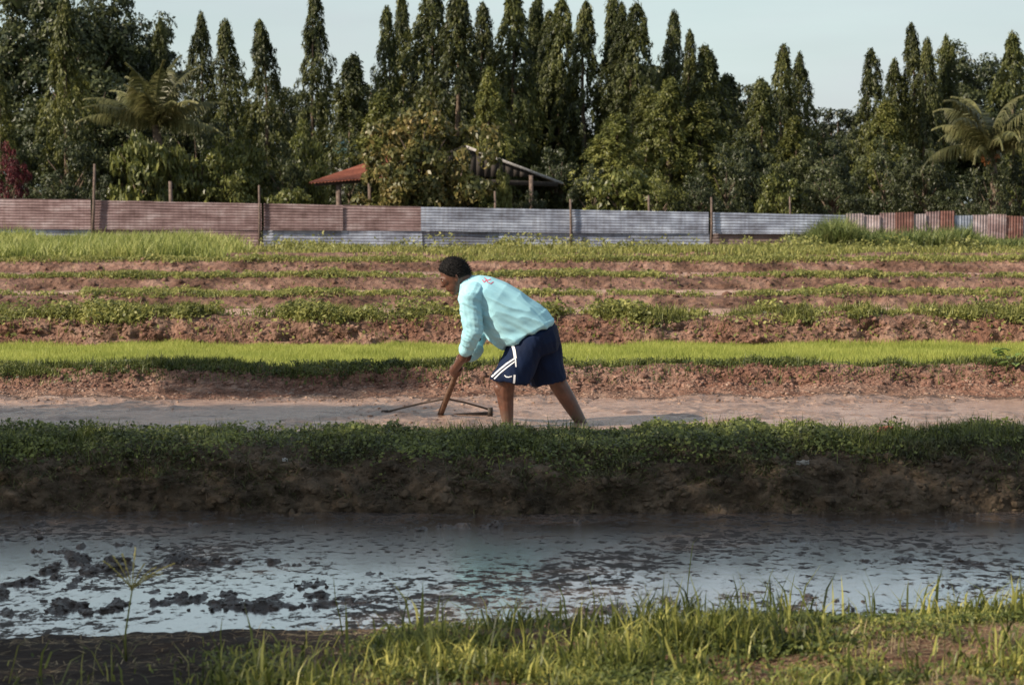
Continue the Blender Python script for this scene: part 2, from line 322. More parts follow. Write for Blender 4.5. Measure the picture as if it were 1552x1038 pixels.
# ------------------------------------------------------------------ scattering on the ground
CEN = (P[:-1, :-1] + P[1:, 1:] + P[:-1, 1:] + P[1:, :-1]) / 4
AREA = np.linalg.norm(np.cross(P[1:, 1:] - P[:-1, :-1], P[:-1, 1:] - P[1:, :-1]), axis=-1) / 2
VIS0 = np.abs(CEN[..., 0]) < (.25 * CEN[..., 1] + .5); VIS = np.abs(CEN[..., 0]) < (.27 * CEN[..., 1] + 1.6)
def sample(d0, d1, n, weight=None, seed=0):
    r = np.random.default_rng(seed)
    a = max(0, np.searchsorted(PD, d0)); b = min(len(PD) - 2, np.searchsorted(PD, d1))
    W = (AREA[a:b] * VIS[a:b])
    C = CEN[a:b]; DD = D[a:b, :-1]
    if weight is not None: W = W * np.clip(weight(C[..., 0], DD, C[..., 2]), 0, None)
    n = int(n * min(1.7, W.sum() / max(1e-9, (W * VIS0[a:b]).sum())))
    w_ = W.ravel() / W.sum(); k = r.choice(W.size, n, p=w_)
    i, j = np.unravel_index(k, W.shape); i = i + a
    s, t = r.random((2, n, 1))
    p = (P[i, j] * (1 - s) + P[i, j + 1] * s) * (1 - t) + (P[i + 1, j] * (1 - s) + P[i + 1, j + 1] * s) * t
    return p, NRM[i, j]
def blades(p, L, W, lean=.35, seed=0, wind=(0, 0), base_up=1.0, droop=.5, up=None):
    """bent grass blades: a quad and a tip triangle each"""
    r = np.random.default_rng(seed); n = len(p)
    az = r.random(n) * 2 * np.pi; l = np.asarray(L) * np.ones(n); wv = np.asarray(W) * np.ones(n)
    dirh = np.stack([np.cos(az), np.sin(az), np.zeros(n)], -1)
    ln = (r.random(n) ** .8 * lean)[:, None]
    d0 = nrm(np.array([0, 0, 1.0]) * base_up + dirh * ln + np.array([wind[0], wind[1], 0]) + (0 if up is None else up * .4))
    d1 = nrm(d0 + dirh * (ln * 1.3 + .15) - np.array([0, 0, 1]) * (droop * r.random(n)[:, None]))
    sa = az + np.pi / 2 + r.normal(0, .6, n); sd = np.stack([np.cos(sa), np.sin(sa), np.zeros(n)], -1) * (wv / 2)[:, None]
    m = p + d0 * (l * .55)[:, None]; t = m + d1 * (l * .45)[:, None]
    V = np.stack([p - sd, p + sd, m + sd * .85, m - sd * .85, t], 1)
    k = np.arange(n)[:, None] * 5
    return V.reshape(-1, 3), k + np.array([0, 1, 2, 3]), k + np.array([3, 2, 4])
def leaves(c, nn, L, W, seed=0, jit=.7, droop=0.0, fold=0.0):
    """rhombic leaves: c centre, nn preferred face normal"""
    r = np.random.default_rng(seed); n = len(c)
    nv = nrm(nn + r.normal(0, jit, (n, 3)))
    a = nrm(np.cross(nv, r.normal(0, 1, (n, 3)) + np.array([0, 0, -droop]) * 0)); 
    if droop: a = nrm(a * (1 - droop) + np.array([0, 0, -1.0]) * droop)
    b = nrm(np.cross(nv, a)); l = (np.asarray(L) * np.ones(n))[:, None] / 2; ww = (np.asarray(W) * np.ones(n))[:, None] / 2
    V = np.stack([c - a * l, c + b * ww - a * l * .1, c + a * l, c - b * ww - a * l * .1], 1)
    return V.reshape(-1, 3), np.arange(n)[:, None] * 4 + np.array([0, 1, 2, 3])
def cat_mesh(name, items):
    Vs, Qs, Ts = [], [], []; n = 0
    for it in items:
        v = np.asarray(it[0]).reshape(-1, 3); Vs.append(v)
        if len(it) > 1 and it[1] is not None: Qs.append(np.asarray(it[1]) + n)
        if len(it) > 2 and it[2] is not None: Ts.append(np.asarray(it[2]) + n)
        n += len(v)
    return nmesh(name, np.concatenate(Vs), np.concatenate(Qs) if Qs else None, np.concatenate(Ts) if Ts else None)

gs = lambda a, b, c: [(.2, a), (.5, b), (.85, c)]
M['rice'] = leaf_mat('seedling_green', gs((.32, .38, .075), (.50, .55, .12), (.70, .71, .20)), .5, .45, patch=1.5)
M['grass_sun'] = leaf_mat('meadow_grass', gs((.085, .10, .025), (.20, .21, .055), (.36, .33, .11)), .55, .4, patch=2.5)
M['grass_fore'] = leaf_mat('rank_grass', gs((.035, .048, .014), (.15, .17, .036), (.55, .50, .14)), .45, .4, patch=3)
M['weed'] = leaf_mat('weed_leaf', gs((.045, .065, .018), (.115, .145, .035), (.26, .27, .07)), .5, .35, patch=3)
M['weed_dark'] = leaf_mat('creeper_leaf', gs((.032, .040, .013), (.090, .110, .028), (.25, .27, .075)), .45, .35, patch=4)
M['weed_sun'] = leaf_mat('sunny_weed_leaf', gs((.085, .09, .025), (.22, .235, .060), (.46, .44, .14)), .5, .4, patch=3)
M['straw'] = leaf_mat('dry_straw', gs((.16, .10, .05), (.34, .24, .13), (.5, .4, .24)), .8, .2, patch=4)

# rice seedlings: one bright mat
pr, _ = sample(17.62, 20.86, 165000, seed=1)
hh = .060 + .05 * fbm(pr[:, 0] * 2.2, pr[:, 1] * 1.6, s=9, o=4) + .03 * rng.random(len(pr))
az = rng.random(len(pr)) * 2 * np.pi; sdv = np.stack([np.cos(az), np.sin(az) * .4, az * 0], -1) * .0045
tip = pr + np.stack([rng.normal(0, .3, len(pr)) * hh, rng.normal(0, .3, len(pr)) * hh, hh], -1)
tag(link('rice_seedlings', nmesh('rice_seedlings', np.stack([pr - sdv, pr + sdv, tip], 1), None, np.arange(len(pr))[:, None] * 3 + np.array([0, 1, 2])), M['rice']),
    'bright green mat of young rice seedlings filling the nursery paddy', 'seedlings', kind='stuff')

# creeping weeds and grass over the shaded front bund
def tuftmask(s, f=1.3, lo=-.1, fd=2): return lambda x, d, z: np.clip(fbm(x * f, d * fd, s=s, o=3) - lo, 0, 1)
def bund_w(x, d, z):
    lowlim = 11.78 + .13 * fbm(x * 1.1, x * 0, s=81, o=3) * 2
    return np.clip((d - lowlim) / .30, 0, 1) ** 1.5 * (.25 + np.clip(1.5 * fbm(x * 2.2, d * 3, s=82, o=4) + .25, 0, 1)) + .05 * np.clip((d - 11.68) / .2, 0, 1) * np.clip(fbm(x * 3, z * 8, s=85, o=3) + .25, 0, 1) * 2.2
p, n = sample(11.6, 12.85, 72000, bund_w, 2)
h = rng.random(len(p)) ** 1.6 * (.02 + .065 * np.clip(1.5 * fbm(p[:, 0] * 4.5, p[:, 1] * 4, s=83, o=3) + .4, 0, 1.2))
c = p + n * .01; c[:, 2] += h
Lf = .013 + .020 * rng.random(len(p)) ** 1.5
i1 = leaves(c, n * .5 + np.array([0, -.5, .8]), Lf, Lf * .7, 3, .6)
p2, n2 = sample(11.6, 12.9, 24000, lambda x, d, z: bund_w(x, d, z) * np.clip(fbm(x * 1.5, d, s=84, o=3) + .3, .05, 1), 4)
v = blades(p2, .03 + .13 * rng.random(len(p2)) ** 2.6, .005, 1.0, 5, droop=.7)
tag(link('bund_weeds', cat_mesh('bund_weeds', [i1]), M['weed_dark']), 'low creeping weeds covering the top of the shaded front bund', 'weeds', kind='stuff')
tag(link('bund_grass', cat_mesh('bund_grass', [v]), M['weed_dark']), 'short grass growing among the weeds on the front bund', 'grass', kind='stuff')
p, n = sample(11.55, 12.15, 16000, lambda x, d, z: np.clip((d - 11.6) / .25, .12, 1) * np.clip(.3 + 2 * fbm(x * 2.2, z * 6, s=86, o=4, g=.7), .03, 1), 8)
M['hang'] = leaf_mat('hanging_weed', gs((.030, .034, .014), (.075, .080, .028), (.17, .16, .07)), .6, .3, patch=5)
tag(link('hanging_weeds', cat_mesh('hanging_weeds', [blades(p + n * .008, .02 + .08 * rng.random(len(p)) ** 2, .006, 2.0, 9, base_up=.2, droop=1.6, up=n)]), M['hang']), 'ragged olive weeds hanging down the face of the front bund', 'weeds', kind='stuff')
# roots and straws hanging on the bare lower face of the front bund
p, n = sample(11.5, 12.0, 15000, None, 6)
v = blades(p + n * .006, (.02 + .07 * rng.random(len(p)) ** 2), .0032, 2.4, 7, base_up=.1, droop=1.2)
tag(link('roots', cat_mesh('roots', [v]), plain_mat('dry_root', (.15, .11, .08), .9)), 'thin dry roots and stalks hanging on the dark face of the front bund', 'roots', kind='stuff')

# weeds on the banks further back
def bank_plants(name, d0, d1, nb, nl, leaf, hgt, wfun, seed, mat, label, gl=.10, gw=.008, base=.25):
    wf = lambda x, d, z: np.clip(wfun(x, d, z), 0, 1) + 0.0
    p, n = sample(d0, d1, nl, wf, seed)
    h = rng.random(len(p)) ** 1.5 * hgt * np.clip(base + fbm(p[:, 0] * 1.9, p[:, 1] * .9, s=seed + 60, o=3) * 1.2, .06, .8)
    c = p + n * .015; c[:, 2] += h; Lf = leaf * (.6 + .8 * rng.random(len(p)))
    a = leaves(c, n * .6 + np.array([0, -.3, .7]), Lf, Lf * .6, seed + 1, .7)
    p2, n2 = sample(d0, d1, nb, wf, seed + 2)
    b = blades(p2, gl * (.4 + .9 * rng.random(len(p2)) ** 1.5), gw, .7, seed + 3, droop=.6)
    tag(link(name, cat_mesh(name, [a, b]), M[mat]), label, 'weeds', kind='stuff')
# the bank below the seedlings
def wnear(x, d, z):
    left = np.clip((-.2 - x) / 1.2, 0, 1)
    edge = 17.16 - .14 * left + .10 * fbm(x * 1.2, x * 0, s=91, o=3) * 1.5
    return np.clip((d - edge) / .16, 0, 1) * np.clip(.20 + 2.2 * fbm(x * 2.6, d * 5, s=92, o=4, g=.75) + .25 * left, .0, 1) ** 1.2 + .03
bank_plants('bank_weeds', 16.85, 17.72, 20000, 19000, .026, .07, wnear, 100, 'weed', 'weeds and grass hanging over the red bank below the seedlings', .085, .006)
def wb2(x, d, z):
    lf = .15 * (x < -.5)
    return np.clip((z - .34 - .10 * fbm(x * 1.5, d * 0, s=93, o=3)) / .04, 0, 1) * np.clip(.50 + 2.4 * fbm(x * 3.2, d * 3.0, s=94, o=4, g=.75) + lf, 0.06, 1) + .03
bank_plants('bank_weeds', 20.95, 21.95, 15000, 26000, .042, .20, wb2, 110, 'weed_sun', 'light green weeds along the red bank behind the seedlings', .12, .009, .25)
def wcrest(zc, s, lo=.0): return lambda x, d, z: np.clip((z - zc - .02 * fbm(x * 1.0, d * 0, s=s, o=3)) / .04, 0, 1) * np.clip(.9 + 1.3 * fbm(x * 1.6, d * .8, s=s + 1, o=4, g=.65) + lo, 0.15, 1) + .012
bank_plants('bank_grass', 26.3, 27.6, 15000, 7000, .05, .08, wcrest(.335, 120), 130, 'grass_sun', 'short grass on the second red bank behind the seedlings', .06, .012, .3)
bank_plants('bank_grass', 31.1, 32.5, 19000, 7000, .06, .10, wcrest(.395, 140, .05), 150, 'grass_sun', 'short grass on the third red bank behind the seedlings', .07, .014, .3)
bank_plants('bank_grass', 37.2, 38.7, 22000, 7000, .06, .10, wcrest(.455, 160, .1), 170, 'grass_sun', 'short grass on the farthest red bank', .08, .016, .3)
wf = lambda x, d, z: np.clip(.25 + 2.0 * fbm(x * .5, d * .5, s=181, o=4, g=.65), .03, 1)
p, n = sample(39, 57.5, 70000, wf, 180)
hl = (.05 + .11 * rng.random(len(p)) ** 2) * (1 + .8 * fbm(p[:, 0] * .6, p[:, 1] * .5, s=182, o=2))
tag(link('field_grass', cat_mesh('field_grass', [blades(p, hl, .024, .6, 183, droop=.5)]), M['grass_sun']), 'low sunlit grass on the strip in front of the corrugated fence', 'grass', kind='stuff')
p, n = sample(48, 57.6, 14000, lambda x, d, z: np.clip(2.2 * fbm(x * .8, d * .6, s=186, o=3) - .25, 0, 1) + .01 * (d > 55), 187)
c = p.copy(); hw_ = .10 + .45 * np.clip(fbm(p[:, 0] * 1.3, p[:, 1] * .8, s=188, o=2) + .1, 0, 1); c[:, 2] += hw_ * rng.random(len(p))
tag(link('strip_weeds', cat_mesh('strip_weeds', [leaves(c, n * .3 + np.array([0, -.4, .6]), .09, .045, 189, .7)]), M['weed_sun']), 'leafy weeds dotted in the grass strip at the foot of the fence', 'weeds', kind='stuff')
# taller grass clump at the left of the strip
wf = lambda x, d, z: np.clip((-6.3 - x + 1.5 * fbm(x * .4, d * .3, s=191, o=2)) / 1.6, 0, 1) * (.4 + np.clip(fbm(x * .9, d * .5, s=192, o=2) + .3, 0, 1))
p, n = sample(40, 53, 36000, wf, 190)
hl = (.20 + .34 * rng.random(len(p)) ** 1.2) * (1 + .45 * fbm(p[:, 0] * .7, p[:, 1] * .3, s=193, o=2))
M['grass_lush'] = leaf_mat('lush_grass', gs((.13, .16, .04), (.27, .30, .08), (.44, .43, .16)), .55, .45, patch=1)
tag(link('tall_grass', cat_mesh('tall_grass', [blades(p, hl, .026, .55, 194, droop=.5)]), M['grass_lush']), 'tall pale green grass patch before the fence at the far left', 'grass', kind='stuff')

# foreground grass at the bottom edge
def wfore(x, d, z):
    r = np.clip((x + 1.05) / .6, 0, 1) ** 1.5 * (1 - .80 * np.clip((x - .95) / .35, 0, 1) * np.clip((7.75 + .08 - d) / .25, 0, 1))
    bare = np.clip(fbm(x * 3.0, d * 3.5, s=201, o=3) * 1.6 + .40, .04, 1)
    return (r + .008) * bare * np.clip((7.30 + .66 * np.clip((x + .9) / .8, 0, 1) + .12 * fbm(x * 2, d * 0, s=204, o=3) * 2 - d) / .25, 0, 1)
p, n = sample(6.4, 8.45, 19000, wfore, 200)
tall = np.clip(fbm(p[:, 0] * 2.2, p[:, 1] * 2, s=202, o=2) + .35, 0, 1)
hl = (.03 + .105 * rng.random(len(p)) ** 2) * (.4 + 1.3 * tall)
tag(link('grass', cat_mesh('grass', [blades(p, hl, .004 + .007 * rng.random(len(p)) ** 2, .8, 203, droop=.9)]), M['grass_fore']), 'sunlit rank grass along the near bank', 'grass', kind='stuff')
p, n = sample(6.6, 8.3, 330, wfore, 205)
tag(link('grass', cat_mesh('grass', [blades(p, .13 + .14 * rng.random(len(p)) ** 1.5, .006 + .004 * rng.random(len(p)), .5, 206, droop=.4)]), M['grass_fore']), 'taller loose blades standing above the near grass', 'grass', kind='stuff')
p, n = sample(6.4, 8.2, 26000, wfore, 207)
c = p.copy(); c[:, 2] += .005 + .035 * rng.random(len(p)); Lf = .010 + .016 * rng.random(len(p))
tag(link('ground_leaves', cat_mesh('ground_leaves', [leaves(c, n + np.array([0, -.3, .4]), Lf, Lf * .55, 208, .7)]), M['weed']), 'small weed leaves low in the near grass', 'weeds', kind='stuff')
p, n = sample(6.3, 8.1, 12000, lambda x, d, z: .15 + np.clip((x - .7) / .5, 0, 1), 209)
tag(link('straw', cat_mesh('straw', [blades(p + n * .004, .03 + .07 * rng.random(len(p)), .003, 3, 210, base_up=.06, droop=.3)]), M['straw']), 'dry straw strewn over the near bank', 'straw', kind='stuff')

# soil clods on the banks and in the mud
ico = bmesh.new(); bmesh.ops.create_icosphere(ico, subdivisions=1, radius=1); ICV = np.array([v.co[:] for v in ico.verts]); ICF = np.array([[v.index for v in f.verts] for f in ico.faces]); ico.free()
def clods(name, p, r, mat, label, seed=0, flat=.7):
    g = np.random.default_rng(seed); n = len(p)
    V = ICV[None] * (1 + g.normal(0, .22, (n, len(ICV), 1))) * (np.asarray(r) * np.ones(n))[:, None, None] * (1 + g.normal(0, .25, (n, 1, 3)) * 1)
    V[..., 2] *= flat; V = V + p[:, None, :]
    t = (np.arange(n)[:, None, None] * len(ICV) + ICF[None]).reshape(-1, 3)
    tag(link(name, nmesh(name, V, None, t, smooth=False), mat), label, 'soil', kind='stuff')
p, n = sample(16.75, 17.5, 7000, lambda x, d, z: np.clip((17.35 - d) / .2, 0, 1), 220)
clods('soil_clods', p, .005 + .024 * rng.random(len(p)) ** 4, M['clod'], 'crumbled red clods on the bank below the seedlings', 221)
p, n = sample(20.9, 21.2, 2600, None, 222)
clods('soil_clods', p, .008 + .026 * rng.random(len(p)) ** 4, M['clod'], 'crumbled red clods on the bank behind the seedlings', 223)
p, n = sample(13.2, 16.9, 5200, lambda x, d, z: .25 * np.clip(fbm(x * 1.5, d, s=66, o=3) + .2, 0, 1) + np.clip((d - 15.9) / .8, 0, 1) * 1.5, 224)
clods('mud_clods', p, .005 + .016 * rng.random(len(p)) ** 4, M['mud'], 'small clods lying in the pink mud', 225, .5)
p, n = sample(8.4, 11.4, 5000, lambda x, d, z: np.clip((z + .18) / .03, 0, 1), 226)
clods('mud_clods', p, .004 + .014 * rng.random(len(p)) ** 3, M['bed'], 'dark mud crumbs standing out of the flooded paddy', 227, .6)
p, n = sample(11.5, 11.95, 2600, None, 228)
clods('soil_clods', p, .006 + .022 * rng.random(len(p)) ** 3, M['soil_dark'], 'dark clods on the lower face of the front bund', 229)
p, n = sample(26.3, 38.0, 3500, lambda x, d, z: 1.0 * (z > .26), 230)
clods('soil_clods', p, .015 + .05 * rng.random(len(p)) ** 3, M['soil_far'], 'clods on the far terrace banks', 231)

# ------------------------------------------------------------------ shape helpers
def tube(pts, rad, sides=8, cap=True):
    pts = np.array([tuple(p) for p in pts], float); n = len(pts); rad = np.ones(n) * rad
    T = nrm(np.gradient(pts, axis=0)); ref = np.array([0, 0, 1.0]) if abs(T[0, 2]) < .9 else np.array([1.0, 0, 0])
    V = []
    for i in range(n):
        a = np.cross(T[i], ref); a /= np.linalg.norm(a) + 1e-9; b = np.cross(T[i], a); ref = -np.cross(T[i], a) if False else ref
        ang = np.arange(sides) / sides * 2 * np.pi
        V.append(pts[i] + rad[i] * (np.cos(ang)[:, None] * a + np.sin(ang)[:, None] * b))
    V = np.concatenate(V); q = []; t = []
    for i in range(n - 1):
        for j in range(sides):
            k = (j + 1) % sides; q.append((i * sides + j, i * sides + k, (i + 1) * sides + k, (i + 1) * sides + j))
    if cap:
        V = np.concatenate([V, pts[:1], pts[-1:]]); c0 = n * sides
        for j in range(sides):
            k = (j + 1) % sides; t.append((c0, k, j)); t.append((c0 + 1, (n - 1) * sides + j, (n - 1) * sides + k))
    return V, np.array(q), (np.array(t) if t else None)
def box(c, size, rot=None, bevel=0):
    c = np.array(tuple(c)); s = np.array(size) / 2
    V = np.array([(x, y, z) for x in (-1, 1) for y in (-1, 1) for z in (-1, 1)]) * s
    if rot is not None: V = V @ np.array(rot).T
    return V + c, np.array([(0, 1, 3, 2), (4, 6, 7, 5), (0, 4, 5, 1), (2, 3, 7, 6), (0, 2, 6, 4), (1, 5, 7, 3)])
# photograph pixel of every ground vertex, to set things down on the ground
_f = np.array([0, math.cos(TH), -math.sin(TH)]); _u = np.array([0, math.sin(TH), math.cos(TH)])
_rel = P - np.array([0, 0, EYE]); _dz = _rel @ _f
PXX = 776 + F * _rel[..., 0] / _dz; PXY = 519 - F * (_rel @ _u) / _dz
def ground_px(x, y):
    e = (PXX - x) ** 2 + (PXY - y) ** 2; e = e + (D < 5) * 1e9
    m = e.min(); cand = np.where(e < m + 9, D, 1e9); k = np.unravel_index(np.argmin(cand), cand.shape); return Vector(P[k]), Vector(NRM[k])
def ground_z(x, y):
    i = np.argmin(np.abs(Dn[:, NC // 2] - y)); i = int(np.clip(i, 0, len(PD) - 1)); j = int(np.clip((x / HW[i] + 1) / 2 * (NC - 1), 0, NC - 1)); return float(P[i, j, 2])

# ------------------------------------------------------------------ corrugated fence
def sheet_mat(name, cols, rough, metal):
    m, nt, b = new_mat(name); l = nt.links.new
    g = N(nt, 'NewGeometry'); oi = N(nt, 'ObjectInfo')
    ad = N(nt, 'VectorMath', operation='ADD'); l(g.outputs['Position'], ad.inputs[0])
    sc_ = N(nt, 'VectorMath', operation='SCALE'); l(oi.outputs['Random'], sc_.inputs['Scale']); sc_.inputs[0].default_value = (37, 11, 23); l(sc_.outputs[0], ad.inputs[1])
    mp = N(nt, 'Mapping'); mp.inputs['Scale'].default_value = (.8, 1, 2.2); l(ad.outputs[0], mp.inputs[0])
    n1 = N(nt, 'TexNoise', Scale=1.7, Detail=8.0, Roughness=.68); l(mp.outputs[0], n1.inputs['Vector'])
    c = ramp(nt, n1.outputs[0], cols); hs = N(nt, 'HueSaturation'); l(c, hs.inputs['Color'])
    mr = N(nt, 'MapRange'); l(oi.outputs['Random'], mr.inputs[0]); mr.inputs[3].default_value = .78; mr.inputs[4].default_value = 1.18; l(mr.outputs[0], hs.inputs['Value'])
    mp2 = N(nt, 'Mapping'); mp2.inputs['Scale'].default_value = (9, 9, .7); l(ad.outputs[0], mp2.inputs[0])
    n2 = N(nt, 'TexNoise', Scale=1.5, Detail=4.0); l(mp2.outputs[0], n2.inputs['Vector'])
    mx = N(nt, 'Mix', data_type='RGBA', blend_type='MULTIPLY'); mx.inputs[0].default_value = .55; l(hs.outputs[0], mx.inputs[6]); l(ramp(nt, n2.outputs[0], [(.35, (.55, .5, .48)), (.6, (1, 1, 1))]), mx.inputs[7])
    l(mx.outputs[2], b.inputs['Base Color']); b.inputs['Roughness'].default_value = rough; b.inputs['Metallic'].default_value = metal
    bp = N(nt, 'Bump', Strength=.3, Distance=.01); l(n1.outputs[0], bp.inputs['Height']); l(bp.outputs[0], b.inputs['Normal'])
    return m
M['rust'] = sheet_mat('rusty_sheet', [(.3, (.11, .063, .062)), (.5, (.25, .168, .170)), (.72, (.44, .36, .37))], .85, .0)
M['redrust'] = sheet_mat('red_rust_sheet', [(.3, (.11, .045, .038)), (.5, (.24, .11, .09)), (.72, (.40, .30, .28))], .85, .0)
M['zinc'] = sheet_mat('galvanised_sheet', [(.3, (.13, .135, .17)), (.48, (.25, .28, .36)), (.70, (.50, .56, .68))], .5, .15)
M['dim'] = sheet_mat('dull_brown_sheet', [(.3, (.09, .065, .042)), (.5, (.18, .13, .12)), (.72, (.28, .22, .21))], .8, .0)
M['post'] = plain_mat('weathered_post', (.13, .095, .08), .9, noise=.3, scale=14)
def fence_y(x): return 58.0
def corr(L_, H_, horizontal, seed):
    """one sheet in its own x (length) / z (height) plane with round corrugations"""
    pitch = .076; g = np.random.default_rng(seed); n = 8
    if horizontal:
        m = int(round(H_ / pitch * n)); t = np.linspace(0, H_, m + 1); s = np.linspace(0, L_, max(3, int(L_ / .35)) + 1)
    else:
        m = int(round(L_ / pitch * n)); t = np.linspace(0, L_, m + 1); s = np.linspace(0, H_, 9)
    T, SS = np.meshgrid(t, s, indexing='ij'); wv = np.sin(T / pitch * 2 * np.pi) * .0065
    wob = .034 * fbm(SS * .9, T * 1.5, s=seed, o=4)
    Xc, Zc = (SS, T) if horizontal else (T, SS)
    edge = .008 * fbm(Xc * 2.5, Zc * 0, s=seed + 5, o=2)
    Zc = Zc + edge * (Zc > H_ * .5) - edge * (Zc < H_ * .5) * .6
    V = np.stack([Xc, wv + wob, Zc], -1); ii = np.arange(T.size).reshape(T.shape)
    q = np.stack([ii[:-1, :-1], ii[1:, :-1], ii[1:, 1:], ii[:-1, 1:]], -1).reshape(-1, 4)
    return nmesh('sheet', V, q, smooth=True)
def put_sheet(root, x0, x1, ytop0, ytop1, ybot0, ybot1, mat, Y, horizontal=True, seed=1):
    a = at(x0, ytop0, Y); b = at(x1, ytop1, Y); c = at(x0, ybot0, Y); d = at(x1, ybot1, Y)
    Lg = (b - a).length; H_ = a.z - c.z
    me = corr(Lg, H_, horizontal, seed); k = len(me.vertices); co = np.empty(k * 3, dtype=np.float32); me.vertices.foreach_get('co', co); co = co.reshape(-1, 3)
    fx = co[:, 0] / Lg; z0 = c.z + (d.z - c.z) * fx; hh = (a.z - c.z) + ((b.z - d.z) - (a.z - c.z)) * fx
    co[:, 2] = z0 + hh * co[:, 2] / H_; co[:, 0] = c.x + (co[:, 0]) * (b.x - a.x) / Lg; co[:, 1] += Y
    me.vertices.foreach_set('co', co.ravel()); me.update()
    return link('sheet', me, M[mat], root)
def piece(name, d, mat, root=None, smooth=False):
    return link(name, nmesh(name, d[0], d[1], d[2] if len(d) > 2 else None, smooth=smooth), mat, root)
fence = empty('corrugated_fence', at(640, 370, 58.0)); bpy.context.view_layer.update(); finv = -fence.location
tag(fence, 'long patchwork fence of rusty and galvanised corrugated sheets laid on their side', 'fence')
def fchild(o): o.location = finv; return o
top_line = lambda x: 301 + (x / 1280) * 25 if x > 140 else 301 + x / 140 * 1.5
for k, (x0, x1, m) in enumerate([(-60, 138, 'rust'), (143, 397, 'rust'), (400, 520, 'rust'), (518, 639, 'rust'), (638, 864, 'zinc'), (866, 1074, 'zinc'), (1077, 1281, 'zinc')]):
    t0, t1 = top_line(x0), top_line(x1); bt = lambda x: 347 + (x > 640) * 2 + x / 1280 * 6
    fchild(put_sheet(fence, x0, x1, t0, t1, bt(x0), bt(x1), m, 58.0 + .03 * (k % 2), seed=300 + k))
for k, (x0, x1, m) in enumerate([(-60, 142, 'zinc'), (143, 262, 'rust'), (258, 392, 'rust'), (399, 520, 'zinc'), (517, 640, 'zinc'), (639, 760, 'zinc'), (756, 866, 'zinc'), (865, 960, 'zinc'), (956, 1075, 'zinc'), (1077, 1190, 'dim'), (1186, 1284, 'dim')]):
    bt = lambda x: 345 + (x > 640) * 2 + x / 1280 * 6
    fchild(put_sheet(fence, x0, x1, bt(x0), bt(x1), 381, 382, m, 58.06 + .03 * (k % 2), seed=330 + k))
for x, yt, yb, lean, r in [(141, 249, 382, 5, .042), (259, 275, 382, -1, .06), (394, 281, 382, 0, .032), (864, 302, 385, 0, .035), (1076, 299, 385, 1, .036), (1197, 298, 385, 0, .028), (750, 290, 385, 0, .035), (983, 296, 385, 0, .035), (640, 316, 385, 0, .04)]:
    a = at(x, yb, 58.16 if yt > 300 or x > 0 else 58); b = at(x + lean, yt, 58.16); a.y = b.y = 58.17
    if x in (141, 864, 1076, 394): a.y = b.y = 57.93
    mid = (a + b) / 2 + Vector((.02, 0, 0)); fchild(piece('post', tube([a, mid, b], [r, r * .95, r * .8], 7), M['post'], fence, True))
# upright sheets at the right end
M['pinkzinc'] = sheet_mat('faded_pink_sheet', [(.3, (.20, .14, .14)), (.5, (.40, .32, .33)), (.72, (.58, .50, .52))], .8, .0)
vf = empty('corrugated_fence', at(1400, 375, 58.0)); tag(vf, 'upright rusty and grey corrugated sheets of uneven height at the right end of the fence', 'fence')
vx = 1281; k = 0
vw = [26, 25, 24, 26, 20, 22, 20, 28, 24, 26, 26, 22, 24, 28, 24, 26, 30]
vm = ['pinkzinc', 'pinkzinc', 'rust', 'redrust', 'pinkzinc', 'rust', 'redrust', 'zinc', 'pinkzinc', 'rust', 'redrust', 'zinc', 'redrust', 'rust', 'zinc', 'zinc', 'zinc']
vt = [324, 326, 323, 322, 325, 321, 320, 327, 326, 325, 327, 329, 326, 328, 330, 332, 333]
for w_, m, t in zip(vw, vm, vt):
    o = put_sheet(vf, vx, vx + w_ + 2, t, t + random.uniform(-1, 1), 388, 388, m, 58.0 + .035 * (k % 3), horizontal=False, seed=360 + k); o.location = -vf.location
    if random.random() < .6: o.rotation_euler = (0, 0, 0)
    vx += w_; k += 1

# ------------------------------------------------------------------ open shed behind the fence
M['wood'] = plain_mat('grey_wood', (.045, .037, .032), .9, noise=.3, scale=6, stretch=(8, 8, 1))
M['redroof'] = sheet_mat('red_roof_sheet', [(.3, (.16, .045, .030)), (.5, (.30, .085, .042)), (.72, (.42, .16, .11))], .75, .0)
M['roofgrey'] = sheet_mat('grey_roof_sheet', [(.3, (.12, .11, .11)), (.5, (.22, .21, .21)), (.72, (.36, .35, .35))], .7, .1)
M['teal'] = plain_mat('teal_roof_paint', (.16, .30, .29), .6, noise=.1)
shed = empty('open_shed', at(660, 318, 64)); tag(shed, 'open wooden shed with rusty red tin roof and grey plank gable behind the fence', 'shed')
def sh(name, d, m, smooth=False):
    o = piece(name, d, m, shed, smooth); o.location = -shed.location; return o
def slab(pts, th=.03):
    p = np.array([tuple(q) for q in pts]); n = nrm(np.cross(p[1] - p[0], p[3] - p[0])); n = n if n[2] > 0 else -n
    V = np.concatenate([p, p - n * th]); return V, np.array([(0, 1, 2, 3), (7, 6, 5, 4), (0, 4, 5, 1), (1, 5, 6, 2), (2, 6, 7, 3), (3, 7, 4, 0)])
